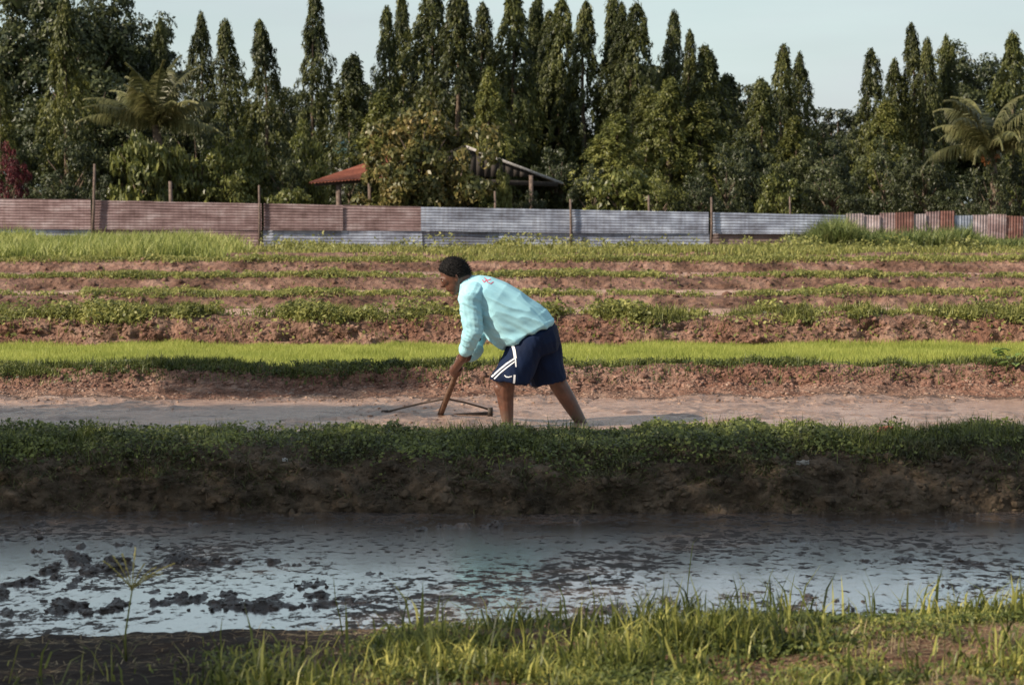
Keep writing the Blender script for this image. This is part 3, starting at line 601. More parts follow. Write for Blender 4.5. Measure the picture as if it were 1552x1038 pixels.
def corr_roof(name, p0, p1, p2, p3, mat, n=26):
    """p0,p1 along the eave; p3,p2 along the top; ribs run up the slope"""
    p0, p1, p2, p3 = [np.array(tuple(q)) for q in (p0, p1, p2, p3)]; nn = nrm(np.cross(p1 - p0, p3 - p0)); nn = nn if nn[2] > 0 else -nn
    s = np.linspace(0, 1, n * 4 + 1); V = []
    for lay in (0, -.02):
        for t in np.linspace(0, 1, 5):
            base = (p0[None] * (1 - s[:, None]) + p1[None] * s[:, None]) * (1 - t) + (p3[None] * (1 - s[:, None]) + p2[None] * s[:, None]) * t
            V.append(base + nn * (.022 * np.sin(s * n * 2 * np.pi)[:, None] + lay))
    m = len(s); V = np.concatenate(V); ii = np.arange(5 * m).reshape(5, m); q = np.stack([ii[:-1, :-1], ii[:-1, 1:], ii[1:, 1:], ii[1:, :-1]], -1).reshape(-1, 4)
    q = np.concatenate([q, q[:, ::-1] + 5 * m]); r = [(i, i + 1, i + 1 + 5 * m, i + 5 * m) for i in range(m - 1)]
    return sh(name, (V, np.concatenate([q, np.array(r)])), mat, True)
rl = corr_roof('roof_sheet', at(468, 277, 62), at(612, 266, 61.6), at(648, 229, 65.5), at(598, 233, 66), M['redroof'], 28); rl['label'] = 'rusty red corrugated roof slope'
# gable end: ridge at (703,222), slopes down right to (850,277)
gA, gB, gC = at(706, 222, 63.0), at(851, 277, 63.0), at(600, 262, 63.0)
bk = Vector((0, 5.0, 0))
corr_roof('roof_sheet', gB, gB + bk, gA + bk, gA, M['roofgrey'], 40)
corr_roof('roof_sheet', gC, gC + bk, gA + bk + Vector((-.002, 0, 0)), gA + Vector((-.002, 0, 0)), M['redroof'], 40)
def plank(a, b, wd, th, m, name='plank'):
    a, b = np.array(tuple(a)), np.array(tuple(b)); t = nrm(b - a); dn = np.array([t[2], 0, -t[0]]) ; dn = dn if dn[2] < 0 else -dn
    y = np.array([0, th, 0]); V = np.array([a, b, b + dn * wd, a + dn * wd]); V = np.concatenate([V - y / 2, V + y / 2])
    return sh(name, (V, np.array([(0, 1, 2, 3), (7, 6, 5, 4), (0, 4, 5, 1), (1, 5, 6, 2), (2, 6, 7, 3), (3, 7, 4, 0)])), m)
bb = plank(gA + Vector((0, -.06, .03)), gB + Vector((.05, -.06, .01)), .075, .03, plain_mat('pale_board', (.34, .32, .31), .8), 'barge_board')
plank(gC + Vector((0, -.06, .02)), gA + Vector((0, -.06, .04)), .12, .03, M['wood'], 'barge_board')
for x in range(612, 842, 11):            # upright gable planks
    ytop = 222 + (x - 706) * (55 / 145) if x > 706 else 222 + (706 - x) * (40 / 106)
    if ytop > 262: continue
    jx = random.uniform(-.5, .5); a = at(x, ytop + 3, 63.03 + .012 * (x % 2)); b = at(x + 10.9, ytop + 3 + (4 if x > 706 else -4), 63.03); c = at(x + 10.9, 268 + jx, 63.03); d = at(x, 268 + jx, 63.03)
    V = np.array([tuple(a), tuple(b), tuple(c), tuple(d)]); V[:, 1] = 63.03 + .012 * (x % 2); V = np.concatenate([V, V + np.array([0, .022, 0])])
    sh('plank', (V, np.array([(0, 1, 2, 3), (7, 6, 5, 4), (0, 4, 5, 1), (1, 5, 6, 2), (2, 6, 7, 3), (3, 7, 4, 0)])), M['wood'])
plank(at(604, 267, 62.95), at(846, 276, 62.95), .14, .10, M['wood'], 'tie_beam')
plank(at(476, 277, 62.1), at(612, 268, 62.0), .10, .07, M['wood'], 'eave_beam')
for x, yt, Y, r in [(513, 274, 62.15, .085), (805, 266, 62.9, .07), (700, 262, 62.9, .07), (612, 262, 62.2, .07), (842, 277, 67, .06), (560, 268, 65, .06)]:
    a, b = at(x, yt, Y), at(x, yt, Y); b.z = .28; sh('post', tube([b, (a + b) / 2 + Vector((.015, 0, 0)), a], [r, r * .95, r * .9], 8), M['post'], True)
hut = empty('small_hut', at(510, 260, 76)); tag(hut, 'small hut with a pale teal roof glimpsed between the trees left of the red roof', 'hut')
def hh_(n, d, m): o = piece(n, d, m, hut); o.location = -hut.location
a, b = at(486, 236, 74), at(540, 236, 74)
hh_('roof', slab([a, b, b + Vector((-.1, 2.4, .62)), a + Vector((.1, 2.4, .62))], .05), M['teal'])
hh_('wall', box(((a + b) / 2 + Vector((0, 1.3, 0))).to_tuple()[:2] + (1.5,), (1.0, 1.6, 2.4)), plain_mat('pale_wall', (.4, .4, .38), .8))

# ------------------------------------------------------------------ trees
M['bark'] = plain_mat('bark', (.13, .095, .07), .95, noise=.35, scale=9, bump=.8, bd=.03)
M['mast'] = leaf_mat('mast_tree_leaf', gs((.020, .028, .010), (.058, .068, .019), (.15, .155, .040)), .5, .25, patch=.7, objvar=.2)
M['mast_lit'] = leaf_mat('mast_tree_lit_young_leaf', gs((.036, .046, .012), (.095, .105, .024), (.22, .215, .055)), .5, .3, patch=.7, objvar=.2)  # paler leaf of young, sunlit trees; the sunlight is partly in the colour
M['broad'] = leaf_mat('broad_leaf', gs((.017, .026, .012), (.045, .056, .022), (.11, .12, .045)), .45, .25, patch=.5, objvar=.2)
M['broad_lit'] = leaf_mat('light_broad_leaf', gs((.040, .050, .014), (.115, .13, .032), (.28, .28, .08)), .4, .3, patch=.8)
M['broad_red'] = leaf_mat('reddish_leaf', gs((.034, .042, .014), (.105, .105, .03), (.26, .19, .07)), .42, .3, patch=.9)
M['bougain'] = leaf_mat('red_bracts', gs((.025, .006, .007), (.055, .010, .013), (.14, .022, .03)), .6, .3, patch=1)
M['palm'] = leaf_mat('palm_leaf', gs((.05, .055, .02), (.12, .12, .045), (.24, .22, .10)), .45, .3, patch=1)
def mast_mesh(seed, w_, fork=False, droopy=1.0, H=10.0, full=1.0):
    g = np.random.default_rng(seed); n = 400; C = []; 
    t = g.random(n) ** .9; z = .9 + t * (H - .95)
    env = w_ * 1.12 * np.minimum((1 - t) ** .85 * 1.75, .85 + .30 * (1 - t)) * (1 + .12 * np.sin(t * 9 + seed)) * full + .03
    az = g.random(n) * 2 * np.pi
    env = env * (1 + .45 * vn(az * 1.3, z * 1.7, s=seed) + .22 * vn(z * 2.6, z * 0, s=seed + 9) + .45 * (g.random(n) ** 6)); rr = env * (g.random(n) ** .35)
    ox = .12 * np.sin(z * .5 + seed); V = []; Q = []
    cx, cy = np.cos(az) * rr + ox, np.sin(az) * rr
    m = 29; k = np.repeat(np.arange(n), m); s = np.tile(np.linspace(0, 1, m), n) + g.normal(0, .03, n * m)
    plume = (.30 + .60 * g.random(n) * (1 - .5 * t)) * droopy; plume = plume[k]
    outd = np.stack([np.cos(az[k]), np.sin(az[k]), 0 * s], -1)
    c = np.stack([cx[k], cy[k], z[k] - s * plume], -1) + outd * (.10 * np.sin(s * 2.2))[:, None] * (1 + env[k])[:, None] + g.normal(0, .045, (n * m, 3))
    a = nrm(np.array([0, 0, -1.0]) + outd * (.55 - .5 * s)[:, None] + g.normal(0, .38, (n * m, 3)))
    b = nrm(np.cross(a, outd + g.normal(0, .6, (n * m, 3)))); l = (.075 + .05 * g.random(n * m))[:, None]; ww = (.020 + .014 * g.random(n * m))[:, None]
    V = np.stack([c - a * l, c + b * ww, c + a * l, c - b * ww], 1)
    if fork:
        V2 = V.copy() * np.array([.6, .6, .45]) + np.array([w_ * .75, .1, H * .50]); V = np.concatenate([V, V2])
    q = np.arange(len(V))[:, None] * 4 + np.array([0, 1, 2, 3])
    return nmesh('crown', V.reshape(-1, 3), q)
MAST = [mast_mesh(1, .52), mast_mesh(2, .62, droopy=1.2), mast_mesh(3, .50, fork=True), mast_mesh(4, .70, droopy=1.3), mast_mesh(5, .56, full=1.05), mast_mesh(6, .66, fork=True)]
tt = tube([(0, 0, 0), (.03, 0, 3), (.1, 0, 6), (.05, 0, 9.8)], [.13, .10, .06, .015], 7); TRUNK = nmesh('trunk', *tt, smooth=True)
def mast_tree(x, top, wpx, Y, label, var, lit=False, lean=0, group='mast trees behind the fence'):
    base = at(x, HOR, Y); base.z = .3; base.x -= lean; tz = at(x, top, Y).z; H_ = tz - .3
    r = empty('mast_tree', base, random.uniform(0, 6.28)); tag(r, label, 'tree', group)
    s = (wpx * (1.12 if 580 < x < 1110 else 1.05) / F * Y) / (2 * .62); r.scale = (s, s, H_ / 10.0)
    r.rotation_euler = (random.uniform(-.02, .02), math.atan(lean / H_) + random.uniform(-.022, .022), random.uniform(0, 6.28) * (0 if lean else 1))
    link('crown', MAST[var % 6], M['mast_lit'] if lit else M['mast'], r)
    link('trunk', TRUNK, M['bark'], r)
masts = [
 (248, 26, 38, 76, 0, 0, 'dark narrow mast tree half hidden behind the pale palm fronds at the upper left'),
 (308, 17, 40, 75, 0, 0, 'slender pointed mast tree, first one standing clear of the big broadleaf tree'),
 (348, 27, 48, 74, 1, 0, 'pointed mast tree, middle one of the trio left of the tall lone column'),
 (392, 30, 50, 73, 4, 0, 'leaning pointed mast tree, third of the trio left of the tall lone column'),
 (475, -14, 46, 72, 0, 0, 'tall lone columnar mast tree in open sky left of the red roof'),
 (533, 81, 62, 70, 3, 0, 'shorter cone shaped mast tree above the red roof eave'),
 (594, 7, 36, 73, 0, 0, 'narrow mast tree, left one of the close pair above the red roof'),
 (612, -14, 36, 75, 4, 0, 'narrow mast tree, taller one of the close pair above the red roof'),
 (648, -30, 66, 74, 1, 0, 'broad dark mast tree rising out of frame above the reddish bush'),
 (692, -18, 60, 72, 3, 0, 'dense mast tree rising out of frame behind the shed gable'),
 (733, 3, 44, 76, 0, 0, 'slim dark mast tree just right of the dense one over the shed gable'),
 (774, -20, 56, 73, 1, 0, 'tall dark mast tree rising out of frame above the sloping shed roof end'),
 (816, -12, 38, 77, 2, 0, 'forked mast tree with two thin tips right of the shed'),
 (852, -4, 46, 75, 5, 0, 'bushy mast tree with a knobbly top between the forked one and the smooth column'),
 (889, 1, 48, 74, 4, 0, 'smooth dark columnar mast tree above the lit bush right of the shed'),
 (932, -16, 44, 75, 2, 0, 'mast tree rising out of frame, left of the ragged topped one'),
 (960, 2, 50, 73, 5, 0, 'mast tree with a ragged double top over the lit yellow green crowns'),
 (1019, 13, 38, 76, 0, 0, 'slim pointed mast tree right of the ragged double top'),
 (1044, 44, 30, 75, 0, 0, 'thin short mast tree squeezed between a slim pointed one and a round topped one'),
 (1072, 67, 50, 74, 3, 0, 'round topped mast tree on the slope of the skyline down to the gap'),
 (1184, 67, 44, 74, 4, 0, 'mast tree, left one of the pair standing alone in the skyline gap'),
 (1212, 78, 36, 75, 1, 0, 'mast tree with a thin spike, right one of the pair in the skyline gap'),
 (1322, 72, 44, 73, 0, 0, 'mast tree with pale lower leaves right of the skyline gap'),
 (1355, 88, 40, 75, 1, 0, 'short mast tree between the pale one and the tall twin at the right'),
 (1383, 35, 40, 75, 4, 0, 'tallest mast tree of the right hand cluster'),
 (1400, 55, 36, 74, 0, 0, 'mast tree leaning against the tallest one of the right hand cluster'),
 (1424, 52, 34, 76, 2, 0, 'forked mast tree left of the coconut palm with orange fruit'),
 (1534, 46, 50, 74, 1, 0, 'mast tree at the far right edge above the coconut palm'),
 (103, -8, 50, 66, 3, 1, 'yellow green vine clad mast tree in front of the big dark broadleaf tree'),
 (2, 98, 36, 66, 4, 1, 'yellow green mast tree cut by the left edge'),
 (737, 100, 46, 67, 3, 1, 'young yellow green mast tree behind the shed gable'),
 (935, 170, 70, 66, 1, 1, 'low yellow green mast tree right of the grey bush by the shed'),
 (975, 128, 56, 69, 3, 1, 'yellow green mast tree below the ragged double top'),
 (1008, 116, 62, 68, 1, 1, 'brightest yellow green mast tree left of the round topped one'),
 (1060, 150, 66, 68, 3, 1, 'yellow green mast tree under the round topped one'),
 (1150, 118, 54, 71, 3, 0, 'low mast tree leaning on the pair in the skyline gap'),
 (1095, 110, 60, 77, 1, 0, 'dull mast tree just right of the round topped one'),
 (585, 135, 60, 69, 3, 1, 'low mast tree filling in below the close pair above the red roof'),
 (858, 110, 70, 76, 3, 0, 'broad low mast tree filling in right of the shed roof'),
 (800, 120, 70, 75, 3, 0, 'broad low mast tree in dark shade behind the sloping shed roof end'),
 (1205, 175, 50, 70, 0, 1, 'low pale mast tree below the pair in the skyline gap'),
 (1335, 150, 56, 69, 3, 1, 'pale green low mast tree in front of the right hand cluster'),
]
for i, (x, t, w_, Y, v, lit, lb) in enumerate(masts): mast_tree(x, t, w_, Y, lb, v if v else i % 2, lit, lean=-.35 if x == 392 else 0)

def crown_mesh(seed, rx, ry, rz, ncl, rcl, nlf, L_, W_, zc, shell=.5, dr=.2, noiseamp=.25):
    g = np.random.default_rng(seed); d = nrm(g.normal(0, 1, (ncl, 3))); r = shell + (1 - shell) * g.random(ncl) ** .6
    r = r * (1 + noiseamp * vn(d[:, 0] * 2, d[:, 1] * 2, d[:, 2] * 2, s=seed) * 1.5)
    C = d * r[:, None] * np.array([rx, ry, rz]); C[:, 2] += zc; C[:, 2] = np.maximum(C[:, 2], .15)
    k = np.repeat(np.arange(ncl), nlf); dd = nrm(g.normal(0, 1, (len(k), 3)) + d[k] * .6 + np.array([0, 0, .35])); rc = rcl * (.6 + .8 * g.random(ncl))
    p = C[k] + dd * (rc[k] * g.random(len(k)) ** .35)[:, None] * np.array([1.15, 1.15, .75])
    Lf = L_ * (.6 + .7 * g.random(len(k)))
    v, q = leaves(p, dd + np.array([0, 0, .3]), Lf, Lf * W_ / L_, seed + 1, .6, droop=dr)
    return nmesh('crown', v, q)
def limb_mesh(seed, H_, rx, n=6, r=.16):
    g = np.random.default_rng(seed); items = [tube([(0, 0, 0), (.05, 0, H_ * .3), (-.05, .05, H_ * .6)], [r * 1.3, r, r * .7], 8)]
    for i in range(n):
        a = i / n * 6.28 + g.random(); z0 = H_ * (.28 + .3 * g.random()); e = rx * (.5 + .35 * g.random())
        items.append(tube([(0, 0, z0), (math.cos(a) * e * .5, math.sin(a) * e * .5, z0 + H_ * .17), (math.cos(a) * e, math.sin(a) * e, z0 + H_ * .32)], [r * .55, r * .35, r * .08], 6))
    return cat_mesh('trunk', items)
BUSH = [crown_mesh(11, 1.5, 1.2, 1.25, 60, .32, 150, .17, .075, 1.3), crown_mesh(12, 1.4, 1.2, 1.3, 75, .26, 120, .12, .055, 1.3),
        crown_mesh(13, 1.5, 1.2, 1.25, 50, .34, 90, .26, .12, 1.25, dr=.3), crown_mesh(14, 1.5, 1.2, 1.15, 80, .25, 130, .10, .05, 1.2), crown_mesh(16, 1.55, 1.2, 1.25, 120, .26, 130, .14, .07, 1.25, shell=.25, noiseamp=.35)]
BTR = limb_mesh(15, 2.4, 1.3, 6, .09)
TREE = [crown_mesh(21, 3.6, 2.6, 3.2, 240, .62, 130, .24, .11, 5.6, shell=.45), crown_mesh(22, 3.2, 2.6, 2.6, 200, .55, 130, .22, .10, 4.6, shell=.45)]
TTR = limb_mesh(25, 8.2, 3.2, 9, .2)
def bush(x, top, wpx, Y, label, var, mat, group='bushes along the back of the fence', name='bush', cat='bush', hdiv=2.6):
    base = at(x, HOR, Y); base.z = .28; H_ = at(x, top, Y).z - .28; s = wpx / F * Y / 3.3
    r = empty(name, base, random.uniform(-.6, .6)); tag(r, label, cat, group); r.scale = (s, s, H_ / hdiv)
    link('crown', BUSH[var], M[mat], r); link('trunk', BTR, M['bark'], r)
def bigtree(x, top, wpx, Y, label, var, mat='broad'):
    base = at(x, HOR, Y); base.z = .3; H_ = at(x, top, Y).z - .3; s = wpx / F * Y / 7.6
    r = empty('broadleaf_tree', base, random.uniform(-.5, .5)); tag(r, label, 'tree', 'broadleaf trees behind the fence'); r.scale = (s, s, H_ / (9.0 if var == 0 else 7.3))
    link('crown', TREE[var], M[mat], r); link('trunk', TTR, M['bark'], r)
for t in [
 (92, -30, 270, 76, 'huge dark broadleaf tree filling the upper left corner', 0), (185, 22, 200, 79, 'dark broadleaf tree on the right flank of the huge one at upper left', 0),
 (140, 120, 260, 73, 'dark spreading tree behind the pale palm fronds', 1), (430, 132, 130, 88, 'distant broadleaf tree seen between the leaning mast tree and the lone column', 1),
 (555, 128, 110, 90, 'distant feathery tree between the cone shaped mast tree and the close pair', 1), (1130, 128, 150, 84, 'tree on the descending skyline just left of the gap', 1),
 (1270, 165, 170, 88, 'low distant tree at the bottom of the skyline gap', 1), (1480, 82, 190, 84, 'large round broadleaf tree behind the coconut palm at the right', 0),
 (340, 150, 190, 82, 'dark tree behind the trio of pointed mast trees', 1), (1000, 90, 200, 88, 'dark tree behind the yellow green mast trees', 0), (760, 100, 240, 86, 'dark tree filling the gaps behind the shed gable', 0),
 (1400, 140, 180, 84, 'dark tree behind the right hand mast tree cluster', 1), (620, 120, 200, 86, 'dark tree in the gaps behind the close mast pair', 1), (1215, 190, 160, 78, 'dull green tree under the skyline gap', 1)]: bigtree(*t)
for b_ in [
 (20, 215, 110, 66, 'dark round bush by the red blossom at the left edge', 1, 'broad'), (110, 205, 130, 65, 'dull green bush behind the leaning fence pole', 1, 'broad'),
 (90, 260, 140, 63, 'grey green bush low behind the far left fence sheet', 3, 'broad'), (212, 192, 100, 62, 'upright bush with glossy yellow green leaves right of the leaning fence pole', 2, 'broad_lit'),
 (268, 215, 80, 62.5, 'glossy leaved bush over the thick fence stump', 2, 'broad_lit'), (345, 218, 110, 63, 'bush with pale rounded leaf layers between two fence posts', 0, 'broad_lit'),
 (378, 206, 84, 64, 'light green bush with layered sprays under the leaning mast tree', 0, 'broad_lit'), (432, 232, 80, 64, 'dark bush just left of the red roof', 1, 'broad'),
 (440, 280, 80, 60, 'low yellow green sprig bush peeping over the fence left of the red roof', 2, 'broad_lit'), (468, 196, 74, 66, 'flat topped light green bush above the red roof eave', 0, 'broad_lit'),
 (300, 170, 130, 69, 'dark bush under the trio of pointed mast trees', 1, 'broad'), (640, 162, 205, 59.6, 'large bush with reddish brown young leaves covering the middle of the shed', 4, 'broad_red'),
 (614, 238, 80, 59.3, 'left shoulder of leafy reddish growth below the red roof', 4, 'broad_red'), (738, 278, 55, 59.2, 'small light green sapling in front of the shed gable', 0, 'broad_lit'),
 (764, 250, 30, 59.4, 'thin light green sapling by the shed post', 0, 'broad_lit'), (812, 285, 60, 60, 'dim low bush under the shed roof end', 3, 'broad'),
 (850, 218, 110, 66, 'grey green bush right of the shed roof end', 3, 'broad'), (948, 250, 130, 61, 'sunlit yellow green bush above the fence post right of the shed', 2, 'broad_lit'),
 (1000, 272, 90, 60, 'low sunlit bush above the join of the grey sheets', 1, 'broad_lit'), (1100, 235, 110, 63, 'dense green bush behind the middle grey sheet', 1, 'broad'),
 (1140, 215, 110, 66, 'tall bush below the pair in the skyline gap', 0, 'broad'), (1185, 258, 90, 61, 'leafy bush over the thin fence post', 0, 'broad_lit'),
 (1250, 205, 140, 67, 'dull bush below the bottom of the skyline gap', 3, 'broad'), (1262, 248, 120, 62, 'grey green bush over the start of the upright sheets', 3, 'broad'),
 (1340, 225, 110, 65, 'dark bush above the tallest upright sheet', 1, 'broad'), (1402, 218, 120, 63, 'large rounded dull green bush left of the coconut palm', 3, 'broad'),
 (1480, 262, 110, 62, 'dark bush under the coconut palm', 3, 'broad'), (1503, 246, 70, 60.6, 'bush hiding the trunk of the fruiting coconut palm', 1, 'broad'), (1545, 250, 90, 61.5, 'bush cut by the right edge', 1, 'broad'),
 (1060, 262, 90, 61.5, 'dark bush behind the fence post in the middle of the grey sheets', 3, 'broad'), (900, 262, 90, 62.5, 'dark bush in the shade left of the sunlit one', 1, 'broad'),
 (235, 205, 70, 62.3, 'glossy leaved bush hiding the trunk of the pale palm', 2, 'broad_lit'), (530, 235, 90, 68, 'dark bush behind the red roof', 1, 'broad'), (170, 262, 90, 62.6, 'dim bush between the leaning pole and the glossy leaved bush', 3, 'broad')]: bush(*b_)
bush(14, 236, 70, 60.5, 'bush with dark red blossom at the left edge over the fence', 1, 'bougain', group=None, name='blossoming_shrub', cat='shrub', hdiv=2.55)
# background wood that closes the gaps
g = np.random.default_rng(77); n = 75000
x = g.uniform(-40, 40, n); yy = g.uniform(90, 100, n); hmax = 3.9 + 1.6 * fbm(x * .25, yy * .1, s=78, o=3) - 1.3 * np.exp(-((x - 12) / 5) ** 2); z = .3 + (hmax) * g.random(n) ** .6
v, q = leaves(np.stack([x, yy, z], -1), np.array([0, -.5, .8]) + np.zeros((n, 3)), .34, .17, 79, .6)
tag(link('far_woods', nmesh('far_woods', v, q), M['broad']), 'dark far woods closing the view behind the trees', 'woods', kind='stuff')

def palm(x, y, Y, label, spread, nf, seed, fruit=False, tone='palm'):
    c = at(x, y, Y); base = Vector((c.x + .3, c.y, .3)); r = empty('coconut_palm', base); tag(r, label, 'palm')
    top = c - base; g = np.random.default_rng(seed)
    piece('trunk', tube([(0, 0, 0), (top.x * .3, 0, top.z * .5), tuple(top)], [.17, .13, .12], 8), M['bark'], r, True)
    for i in range(nf):
        a = i / nf * 6.28 + g.uniform(-.2, .2); el = g.uniform(.15, 1.5); Ln = spread * g.uniform(.8, 1.1); pts = []; p = np.array(tuple(top)); 
        for s in range(13):
            e = el - (s / 12) ** 1.6 * (.95 if not fruit else 1.5); pts.append(p.copy()); p = p + np.array([math.cos(a) * math.cos(e), math.sin(a) * math.cos(e), math.sin(e)]) * Ln / 12
        pts = np.array(pts); rv = tube(pts, np.linspace(.03, .008, 13), 5); V = []; t = np.linspace(.06, .99, 60); k = t * 12; i0 = np.minimum(k.astype(int), 11); pp = pts[i0] + (pts[i0 + 1] - pts[i0]) * (k - i0)[:, None]
        tang = nrm(pts[i0 + 1] - pts[i0]); side = nrm(np.cross(tang, np.array([0, 0, 1.0]))); ll = (.55 * spread / 2.4) * np.sin(np.clip(t * 1.1 + .1, 0, 1) * np.pi) ** .6 + .08
        Qs = []; Vs = []
        for sg in (-1, 1):
            d = nrm(side * sg + tang * .7 + np.array([0, 0, -.55]) + g.normal(0, .12, (60, 3))); wv = tang * .022
            mid = pp + d * (ll * .5)[:, None]; e2 = pp + nrm(d + np.array([0, 0, -.5])) * ll[:, None]
            Vs.append(np.stack([pp - wv, pp + wv, mid + wv * .9, mid - wv * .9, e2], 1))
        Vv = np.concatenate(Vs); kk = np.arange(len(Vv))[:, None] * 5
        link('frond', cat_mesh('frond', [rv, (Vv.reshape(-1, 3), kk + np.array([0, 1, 2, 3]), kk + np.array([3, 2, 4]))]), M[tone], r)
    if fruit:
        mf = plain_mat('orange_coconut', (.33, .13, .04), .6)
        for i in range(9):
            a = i * .9; pp = np.array(tuple(top)) + np.array([math.cos(a) * .22, math.sin(a) * .22 - .05, -.18 - .1 * (i % 3)])
            piece('coconut', (ICV * .075 * np.array([1, 1, 1.2]) + pp, None, ICF), mf, r, True)
palm(236, 190, 63, 'coconut palm with pale drooping fronds in front of the big dark tree at left', 2.35, 20, 5)
palm(1500, 228, 61.2, 'coconut palm with orange coconuts and yellowing fronds at the right', 2.3, 20, 8, True)

# tall reedy grass before the upright sheets
g = np.random.default_rng(91); n = 15000
xp = np.concatenate([g.normal(1262, 24, 3500), g.uniform(1225, 1500, 9500), g.uniform(1480, 1600, 2000)]); Yp = g.uniform(53.5, 57.6, n)
bp = np.array([tuple(at(a, HOR, b)) for a, b in zip(xp, Yp)]); bp[:, 2] = .31
M['reed'] = leaf_mat('reed_blade', gs((.05, .075, .02), (.12, .15, .045), (.26, .27, .10)), .55, .35, patch=1)
hh2 = (.45 + .45 * g.random(n)) * (.75 + .35 * np.exp(-((xp - 1262) / 26) ** 2) + .25 * vn(xp * .03, Yp, s=5)) * (1 - .35 * (xp > 1470))
tag(link('tall_grass', cat_mesh('tall_grass', [blades(bp, hh2, .032, .65, 92, wind=(.25, 0), droop=1.0)]), M['reed']), 'clumps of tall drooping grass before the upright sheets of the fence', 'grass', kind='stuff')

# ------------------------------------------------------------------ spreading trees left of the viewer, out of the picture; their shade lies on the bund and the water
HS = (math.sin(R(SUN_AZ)), math.cos(R(SUN_AZ))); TE = math.tan(R(SUN_EL))
def shade_tree(targets, h, trunk, label, seed, rcl=.62, nl=240):
    g = np.random.default_rng(seed); r = empty('spreading_tree', (trunk[0], trunk[1], 0)); tag(r, label, 'tree', 'shade trees beside the viewer')
    C = []
    for (x, d, z) in targets:
        hh_ = h + g.uniform(-.35, .35); o = (hh_ - z) / TE; C.append((x + HS[0] * o, d + HS[1] * o, hh_))
    C = np.array(C); k = np.repeat(np.arange(len(C)), nl); dd = nrm(g.normal(0, 1, (len(k), 3)) + np.array([0, 0, .3]))
    p = C[k] + dd * (rcl * g.random(len(k)) ** .4)[:, None] * np.array([1, 1, .45]) - np.array([trunk[0], trunk[1], 0])
    v, q = leaves(p, dd * .4 + np.array([0, 0, 1.0]), .15, .08, seed + 1, .5); link('crown', nmesh('crown', v, q), M['broad'], r)
    items = [tube([(0, 0, -.2), (.1, .1, 2.2), (0, 0, h * .6)], [.24, .18, .13], 10)]
    for c in C[::3]:
        e = c - np.array([trunk[0], trunk[1], 0]); items.append(tube([(0, 0, h * .55), (e[0] * .5, e[1] * .5, h * .85), tuple(e)], [.08, .05, .015], 6))
    link('trunk', cat_mesh('trunk', items), M['bark'], r)
g = np.random.default_rng(5)
tg = [(x + g.uniform(-.2, .2), d + g.uniform(-.15, .15), .05) for x in np.arange(-4.6, 5.2, .62) for d in (9.6, 10.3, 11.0, 11.7, 12.25) if not (d > 12 and x > .6 and random.random() < .6)]
TA = [t for t in tg if t[0] < -1.2]; TB = [t for t in tg if -1.2 <= t[0] < 2.0]; TC = [t for t in tg if t[0] >= 2.0]
SHY = 6.6
shade_tree(TA, SHY, (-11.8, 5.0), 'spreading shade tree, farthest from the viewer', 401)
shade_tree(TB, SHY, (-8.6, 5.4), 'spreading shade tree, middle of the three', 402)
shade_tree(TC, SHY, (-5.6, 4.9), 'spreading shade tree, closest to the viewer', 403)
tD = [(x + g.uniform(-.2, .2), d, .05) for x in np.arange(-4.8, -.85, .6) for d in (6.6, 7.2, 7.8, 8.4, 9.0)]
shade_tree(tD, SHY, (-12.2, 2.2), 'spreading shade tree beside the near bank', 404, .6)
tE = [(x, d, .0) for x in np.arange(-4.6, -1.35, .6) for d in (13.1, 13.8, 14.5, 15.1, 15.6)] + [(x, d, .2) for x in (-2.35, -2.0, -1.65, -1.3) for d in (16.95, 17.3)] + [(x, 15.5, 0) for x in (-1.3, -.9)]
shade_tree(tE, SHY, (-12.6, 9.6), 'spreading shade tree beyond the flooded paddy', 405, .5)

# ------------------------------------------------------------------ the worker
PD0 = 14.6
def W(x, y, dy=0.0): return np.array(tuple(at(x, y, PD0 + dy)))
def mpx(v): return v / F * PD0
def capsule(p0, p1, r0, r1, seg=14):
    p0, p1 = np.array(p0, float), np.array(p1, float); d = p1 - p0; Ln = np.linalg.norm(d) + 1e-9; t = d / Ln
    ref = np.array([0, 1.0, 0]) if abs(t[1]) < .9 else np.array([1.0, 0, 0]); a = np.cross(t, ref); a /= np.linalg.norm(a); b = np.cross(t, a); rings = []
    for th in (-80, -55, -28): rings.append((p0 + t * r0 * math.sin(R(th)), r0 * math.cos(R(th))))
    rings += [(p0, r0), (p1, r1)]
    for th in (28, 55, 80): rings.append((p1 + t * r1 * math.sin(R(th)), r1 * math.cos(R(th))))
    return loft([(c, a * r, b * r) for c, r in rings], seg)
def loft(rings, seg=28, power=1.0):
    V = []; ang = np.arange(seg) / seg * 2 * np.pi; ca, sa = np.cos(ang), np.sin(ang)
    if power != 1: ca = np.sign(ca) * np.abs(ca) ** power; sa = np.sign(sa) * np.abs(sa) ** power
    for c, a, b in rings: V.append(np.array(c) + ca[:, None] * a + sa[:, None] * b)
    n = len(rings); V = np.concatenate(V); V = np.concatenate([V, [rings[0][0], rings[-1][0]]])
    q = [(i * seg + j, i * seg + (j + 1) % seg, (i + 1) * seg + (j + 1) % seg, (i + 1) * seg + j) for i in range(n - 1) for j in range(seg)]
    t = [(n * seg, (j + 1) % seg, j) for j in range(seg)] + [(n * seg + 1, (n - 1) * seg + j, (n - 1) * seg + (j + 1) % seg) for j in range(seg)]
    return V, np.array(q), np.array(t)
def chain(pts, rad): return [capsule(pts[i], pts[i + 1], rad[i], rad[i + 1]) for i in range(len(pts) - 1)]
def ell(c, ax, ra):
    V = nrm(UVV) * np.array(ra); return V @ np.array(ax) + np.array(c), UVQ, UVT
_b = bmesh.new(); bmesh.ops.create_icosphere(_b, subdivisions=4, radius=1); UVV = np.array([v.co[:] for v in _b.verts]); UVT = np.array([[v.index for v in f.verts] for f in _b.faces]); UVQ = None; _b.free()
